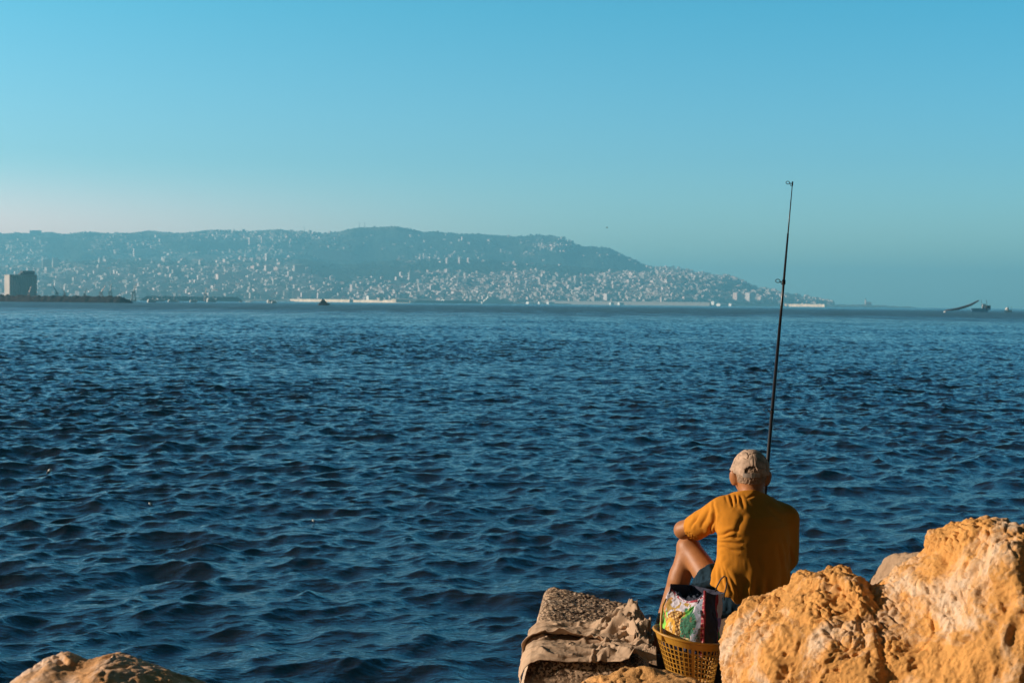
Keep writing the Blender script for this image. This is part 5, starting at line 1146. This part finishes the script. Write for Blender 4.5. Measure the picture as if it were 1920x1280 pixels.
# ------------------------------------------------------------------ yellow basket
def basket():
    c0 = P(1291, 1189, 5.31); root = empty('plastic_basket', c0, label='yellow plastic basket with square holes wedged beside the orange boulder', cat='basket')
    root.rotation_euler = (0, math.radians(9), 0)
    m = simple('ochre_plastic', (0.44, 0.215, 0.02), .5, .08, 9, spec=.5)
    H, rt, rb = .210, .130, .076
    def W_(a, t, dr=0.0):
        r = rt + (rb - rt) * t ** .9 + dr; return Vector((math.cos(a) * r + .046 * t, math.sin(a) * r, -H * t))
    b = MB(); NA = 40; TH = .0028
    def patch(a0, a1, t0, t1, na=1, nt_=1):
        for i in range(na):
            x0 = a0 + (a1 - a0) * i / na; x1 = a0 + (a1 - a0) * (i + 1) / na
            for j in range(nt_):
                y0 = t0 + (t1 - t0) * j / nt_; y1 = t0 + (t1 - t0) * (j + 1) / nt_
                vs = [W_(x0, y0), W_(x1, y0), W_(x1, y1), W_(x0, y1), W_(x0, y0, -TH), W_(x1, y0, -TH), W_(x1, y1, -TH), W_(x0, y1, -TH)]
                b.add(vs, [(0, 1, 2, 3), (7, 6, 5, 4), (0, 4, 5, 1), (1, 5, 6, 2), (2, 6, 7, 3), (3, 7, 4, 0)])
    patch(0, 2 * math.pi, 0, .13, 60, 2); patch(0, 2 * math.pi, .80, .88, 60, 1); patch(0, 2 * math.pi, .97, 1.0, 60, 1)
    for k in range(NA):
        a = 2 * math.pi * k / NA; wd = .020 if k % 10 else .05; patch(a - wd, a + wd, .13, .80, 1, 5); patch(a - wd, a + wd, .88, .97, 1, 1)
    for k in range(1, 8):
        t = .13 + .67 * k / 8; patch(0, 2 * math.pi, t - .009, t + .009, 60, 1)
    b.build('wall', m, root)
    b = MB(); b.tube([W_(2 * math.pi * k / 60, 0, .001) for k in range(60)], .0052, 8, closed=True); b.build('rim', m, root, smooth=True)
    b = MB(); b.add([W_(2 * math.pi * k / 40, 1.0) for k in range(40)] + [W_(2 * math.pi * k / 40, 1.0) + Vector((0, 0, .004)) for k in range(40)], [tuple(range(39, -1, -1)), tuple(range(40, 80))]); b.build('floor_plate', m, root)
    # strap handle standing up in front of the bag
    b = MB(); pts = [P(1243, 1200, 5.24), P(1240, 1180, 5.24), P(1240, 1155, 5.25), P(1243, 1135, 5.27), P(1249, 1122, 5.29)]; inv = root.matrix_basis.inverted() if False else (Matrix.Translation(c0) @ Euler((0, math.radians(9), 0)).to_matrix().to_4x4()).inverted()
    b.tube([inv @ p for p in pts], [.006, .005, .0046, .004, .0035], 8); b.build('handle', m, root, smooth=True)
basket()

# ------------------------------------------------------------------ printed cloth bag in the basket
def bag():
    c0 = P(1305, 1185, 5.37); root = empty('cloth_bag', c0, label='cloth bag printed with a pineapple standing in the yellow basket', cat='bag')
    # plan corners: left, front corner, right, back ; bottom and top
    Bt = [P(1242, 1215, 5.34), P(1318, 1232, 5.24), P(1349, 1226, 5.33), P(1290, 1205, 5.41)]
    Tp = [P(1256, 1094, 5.41), P(1322, 1106, 5.29), P(1356, 1110, 5.36), P(1296, 1096, 5.46)]
    seg = [110, 56, 50, 60]; rows = 110; V = []; UV = []
    order = [(0, 1), (1, 2), (2, 3), (3, 0)]
    for j in range(rows + 1):
        t = j / rows
        for fi, (a, b_) in enumerate(order):
            for i in range(seg[fi]):
                s_ = i / seg[fi]; p = (Bt[a].lerp(Bt[b_], s_)).lerp(Tp[a].lerp(Tp[b_], s_), t)
                e = (Bt[b_] - Bt[a]); n_ = Vector((e.y, -e.x, 0)).normalized()
                p = p + n_ * (.026 * math.sin(math.pi * s_) * (1 - .6 * t) * math.sin(math.pi * min(1, t * 1.15) * .9 + .2))
                if fi == 0: p = p + Vector((-.022 * math.sin(math.pi * min(1, t * 1.1)) * (1 - s_), 0, 0)); p.z -= .045 * t ** 3 * math.sin(math.pi * s_) ** 1.0
                if fi == 1: p.z -= .012 * t ** 3 * math.sin(math.pi * s_)
                V.append(p - c0); UV.append((fi, s_, t))
    V = np.array(V); UV = np.array(UV); nc = sum(seg)
    idx = np.arange((rows + 1) * nc).reshape(rows + 1, nc); nx = np.roll(idx, -1, 1); Q = np.stack([idx[:-1], nx[:-1], nx[1:], idx[1:]], 2).reshape(-1, 4)
    N = vnormals(V, Q); w = V + .02 * np.stack([vnoise(V * 15, 1), vnoise(V * 15, 2), vnoise(V * 15, 3)], 1)
    V = V + N * (.010 * fbm(w * np.array([13, 13, 8.]), 3, 4) - .006 * np.maximum(0, 1 - 5 * np.abs(fbm(w * np.array([20, 20, 9.]), 2, 7))) + .003 * fbm(w * 70, 2, 3))[:, None]
    me = mesh_np('bag_cloth', V, Q)
    fi, s_, t = UV[:, 0], UV[:, 1], UV[:, 2]; n = len(V); C_ = np.zeros((n, 3)); U3 = np.stack([fi * 3 + s_ * 1.6, t * 1.3, 0 * t], 1)
    nz = fbm(U3 * 9, 3, 5); nz2 = fbm(U3 * 22 + 5, 2, 9)
    navy = np.array((.020, .022, .045)); white = np.array((.58, .54, .60)); red = np.array((.30, .03, .05)); green = np.array((.10, .36, .06)); dkgreen = np.array((.02, .10, .06)); gold = np.array((.60, .30, .03)); cream = np.array((.75, .58, .32)); brown = np.array((.12, .05, .02)); grey = np.array((.20, .22, .28)); purple = np.array((.30, .20, .45))
    C_[:] = navy
    A = fi == 0; x = s_; y = t                                   # left, sunlit face: fruit on white
    def put(mk, col): C_[mk] = col
    put(A & (y > .2) & (x < .96), white)
    put(A & (x < .16) & (y > .32) & (y < .62) & (nz > -.35), np.array((.22, .62, .08)))
    put(A & (np.abs(x - .16 - .1 * np.sin(y * 7)) < .03) & (y > .3) & (y < .85), np.array((.55, .25, .08)))
    pe = ((x - .42) / .27) ** 2 + ((y - .46) / .24) ** 2          # pineapple body with its diamond scales
    ca, sa = math.cos(.6), math.sin(.6); g1 = np.abs(np.sin((x * ca + y * sa) * 52)); g2 = np.abs(np.sin((x * -sa + y * ca * 1.1) * 46))
    put(A & (pe < 1), gold); put(A & (pe < 1) & ((g1 < .38) | (g2 < .38)), brown); put(A & (pe < 1) & (g1 > .82) & (g2 > .8), cream)
    pe2 = ((x - .28) / .13) ** 2 + ((y - .38) / .16) ** 2; put(A & (pe2 < 1), np.array((.68, .36, .04))); put(A & (pe2 < .3) & (nz2 > .0), cream)
    an = np.arctan2(y - .50, (x - .66) * 1.1); rr = np.hypot(y - .50, (x - .66) * 1.1)     # crown of leaves
    leaf = rr < (.19 + .13 * np.abs(np.sin(an * 5.5 + .6 * nz))); put(A & leaf & (x > .5), dkgreen); put(A & leaf & (x > .5) & (np.sin(an * 22) > .35), np.array((.05, .22, .12)))
    put(A & ((((x - .62) / .10) ** 2 + ((y - .70 + (x - .62) * -.9) / .09) ** 2) < 1), green)
    put(A & (y < .26) & (y > .16) & (nz > -.1) & (x < .9), cream); put(A & (y < .24) & (y > .14) & (nz2 > .15) & (x < .9), np.array((.55, .5, .05))); put(A & (y < .22) & (nz < -.05), navy)
    put(A & (x > .76) & (x < .95) & (rr > .2) & (y > .2), grey)
    put(A & (y > .60) & (y < .9) & (x < .62) & (nz > .22), np.array((.42, .26, .06))); put(A & (y > .2) & (y < .62) & (nz2 > .5), brown * 1.5); put(A & (y > .2) & (x > .5) & (nz2 < -.5), dkgreen)
    put(A & (y > .90), red); put(A & (y > .90) & (nz2 > .1), white); put(A & (y > .955), navy)
    put(A & (x > .93), red); put(A & (x > .93) & (np.sin(y * 90) > .55), np.array((.55, .25, .22)))
    Bm = fi == 1; put(Bm & (x < .06), red); put(Bm & (x > .62) & (x < .72), red); put(Bm & (x > .72) & (y > .35), white); put(Bm & (x > .72) & (y < .6) & (y > .45), purple); put(Bm & (x > .72) & (y < .38) & (y > .25), green); put(Bm & (y < .2) & (nz2 > .25), white * .4)
    at = me.color_attributes.new('print', 'FLOAT_COLOR', 'POINT'); at.data.foreach_set('color', np.concatenate([C_, np.ones((n, 1))], 1).astype(np.float32).ravel())
    m, nt, nn, l, bs = newmat('printed_bag_cloth'); bs.inputs['Roughness'].default_value = .85; ac = nn.new('ShaderNodeAttribute'); ac.attribute_name = 'print'; l.new(ac.outputs['Color'], bs.inputs['Base Color'])
    o = link('bag_cloth', me, m, root); md = o.modifiers.new('thickness', 'SOLIDIFY'); md.thickness = .0015
    # crumpled dark lining at the mouth
    g = 40; X, Y = np.meshgrid(np.linspace(0, 1, g), np.linspace(0, 1, g), indexing='ij'); VV = []
    T2 = [Tp[0], Tp[1], Tp[2], Tp[3]]
    for i in range(g):
        for j in range(g):
            a = T2[0].lerp(T2[1], X[i, j]); b_ = T2[3].lerp(T2[2], X[i, j]); p = a.lerp(b_, Y[i, j]) - c0; p.z -= .05; VV.append(p)
    VV = np.array(VV); VV[:, 2] += .03 * fbm(VV * 24, 3, 3, ridged=True); idx = np.arange(g * g).reshape(g, g); QQ = np.stack([idx[:-1, :-1], idx[1:, :-1], idx[1:, 1:], idx[:-1, 1:]], 2).reshape(-1, 4)
    link('lining', mesh_np('lining', VV, QQ), simple('navy_lining', (.018, .028, .05), .7), root)
    b = MB(); pts = [P(*q) for q in ((1341, 1108, 5.24), (1345, 1098, 5.22), (1351, 1086, 5.21), (1358, 1079.5, 5.21), (1362.5, 1082, 5.21), (1363, 1092, 5.21), (1361, 1104, 5.21), (1358, 1114, 5.22), (1358, 1124, 5.23))]
    b.tube([p - c0 for p in pts], .0027, 8); b.build('cord', simple('dark_cord', (.02, .022, .026), .6), root, smooth=True)
bag()
# small two-tone specks on the water, of no known kind
def bob(px, py, lab, sz):
    dist = CAMH * F / (py - hor(px)); x_ = (px - 960) / F * dist
    r = empty('floating_speck', (x_, dist, .03), label=lab, cat='float'); r.rotation_euler = (0, .7, px)
    b = MB(); b.tube([(-sz, 0, 0), (-.5 * sz, 0, .1 * sz), (.1 * sz, 0, .1 * sz)], [.12 * sz, .42 * sz, .40 * sz], 10); b.build('white_end', M_BRIGHT, r, smooth=True)
    b = MB(); b.tube([(.1 * sz, 0, .1 * sz), (.5 * sz, 0, .05 * sz), (sz, 0, 0)], [.40 * sz, .36 * sz, .1 * sz], 10); b.build('dark_end', M_DARK, r, smooth=True)
bob(92, 888, 'small black and white speck on the water at far left', .065)
bob(283, 950, 'tiny pale speck on the water above the bottom left boulder', .035)
bob(590, 982, 'tiny pale speck on the water near the middle', .03)
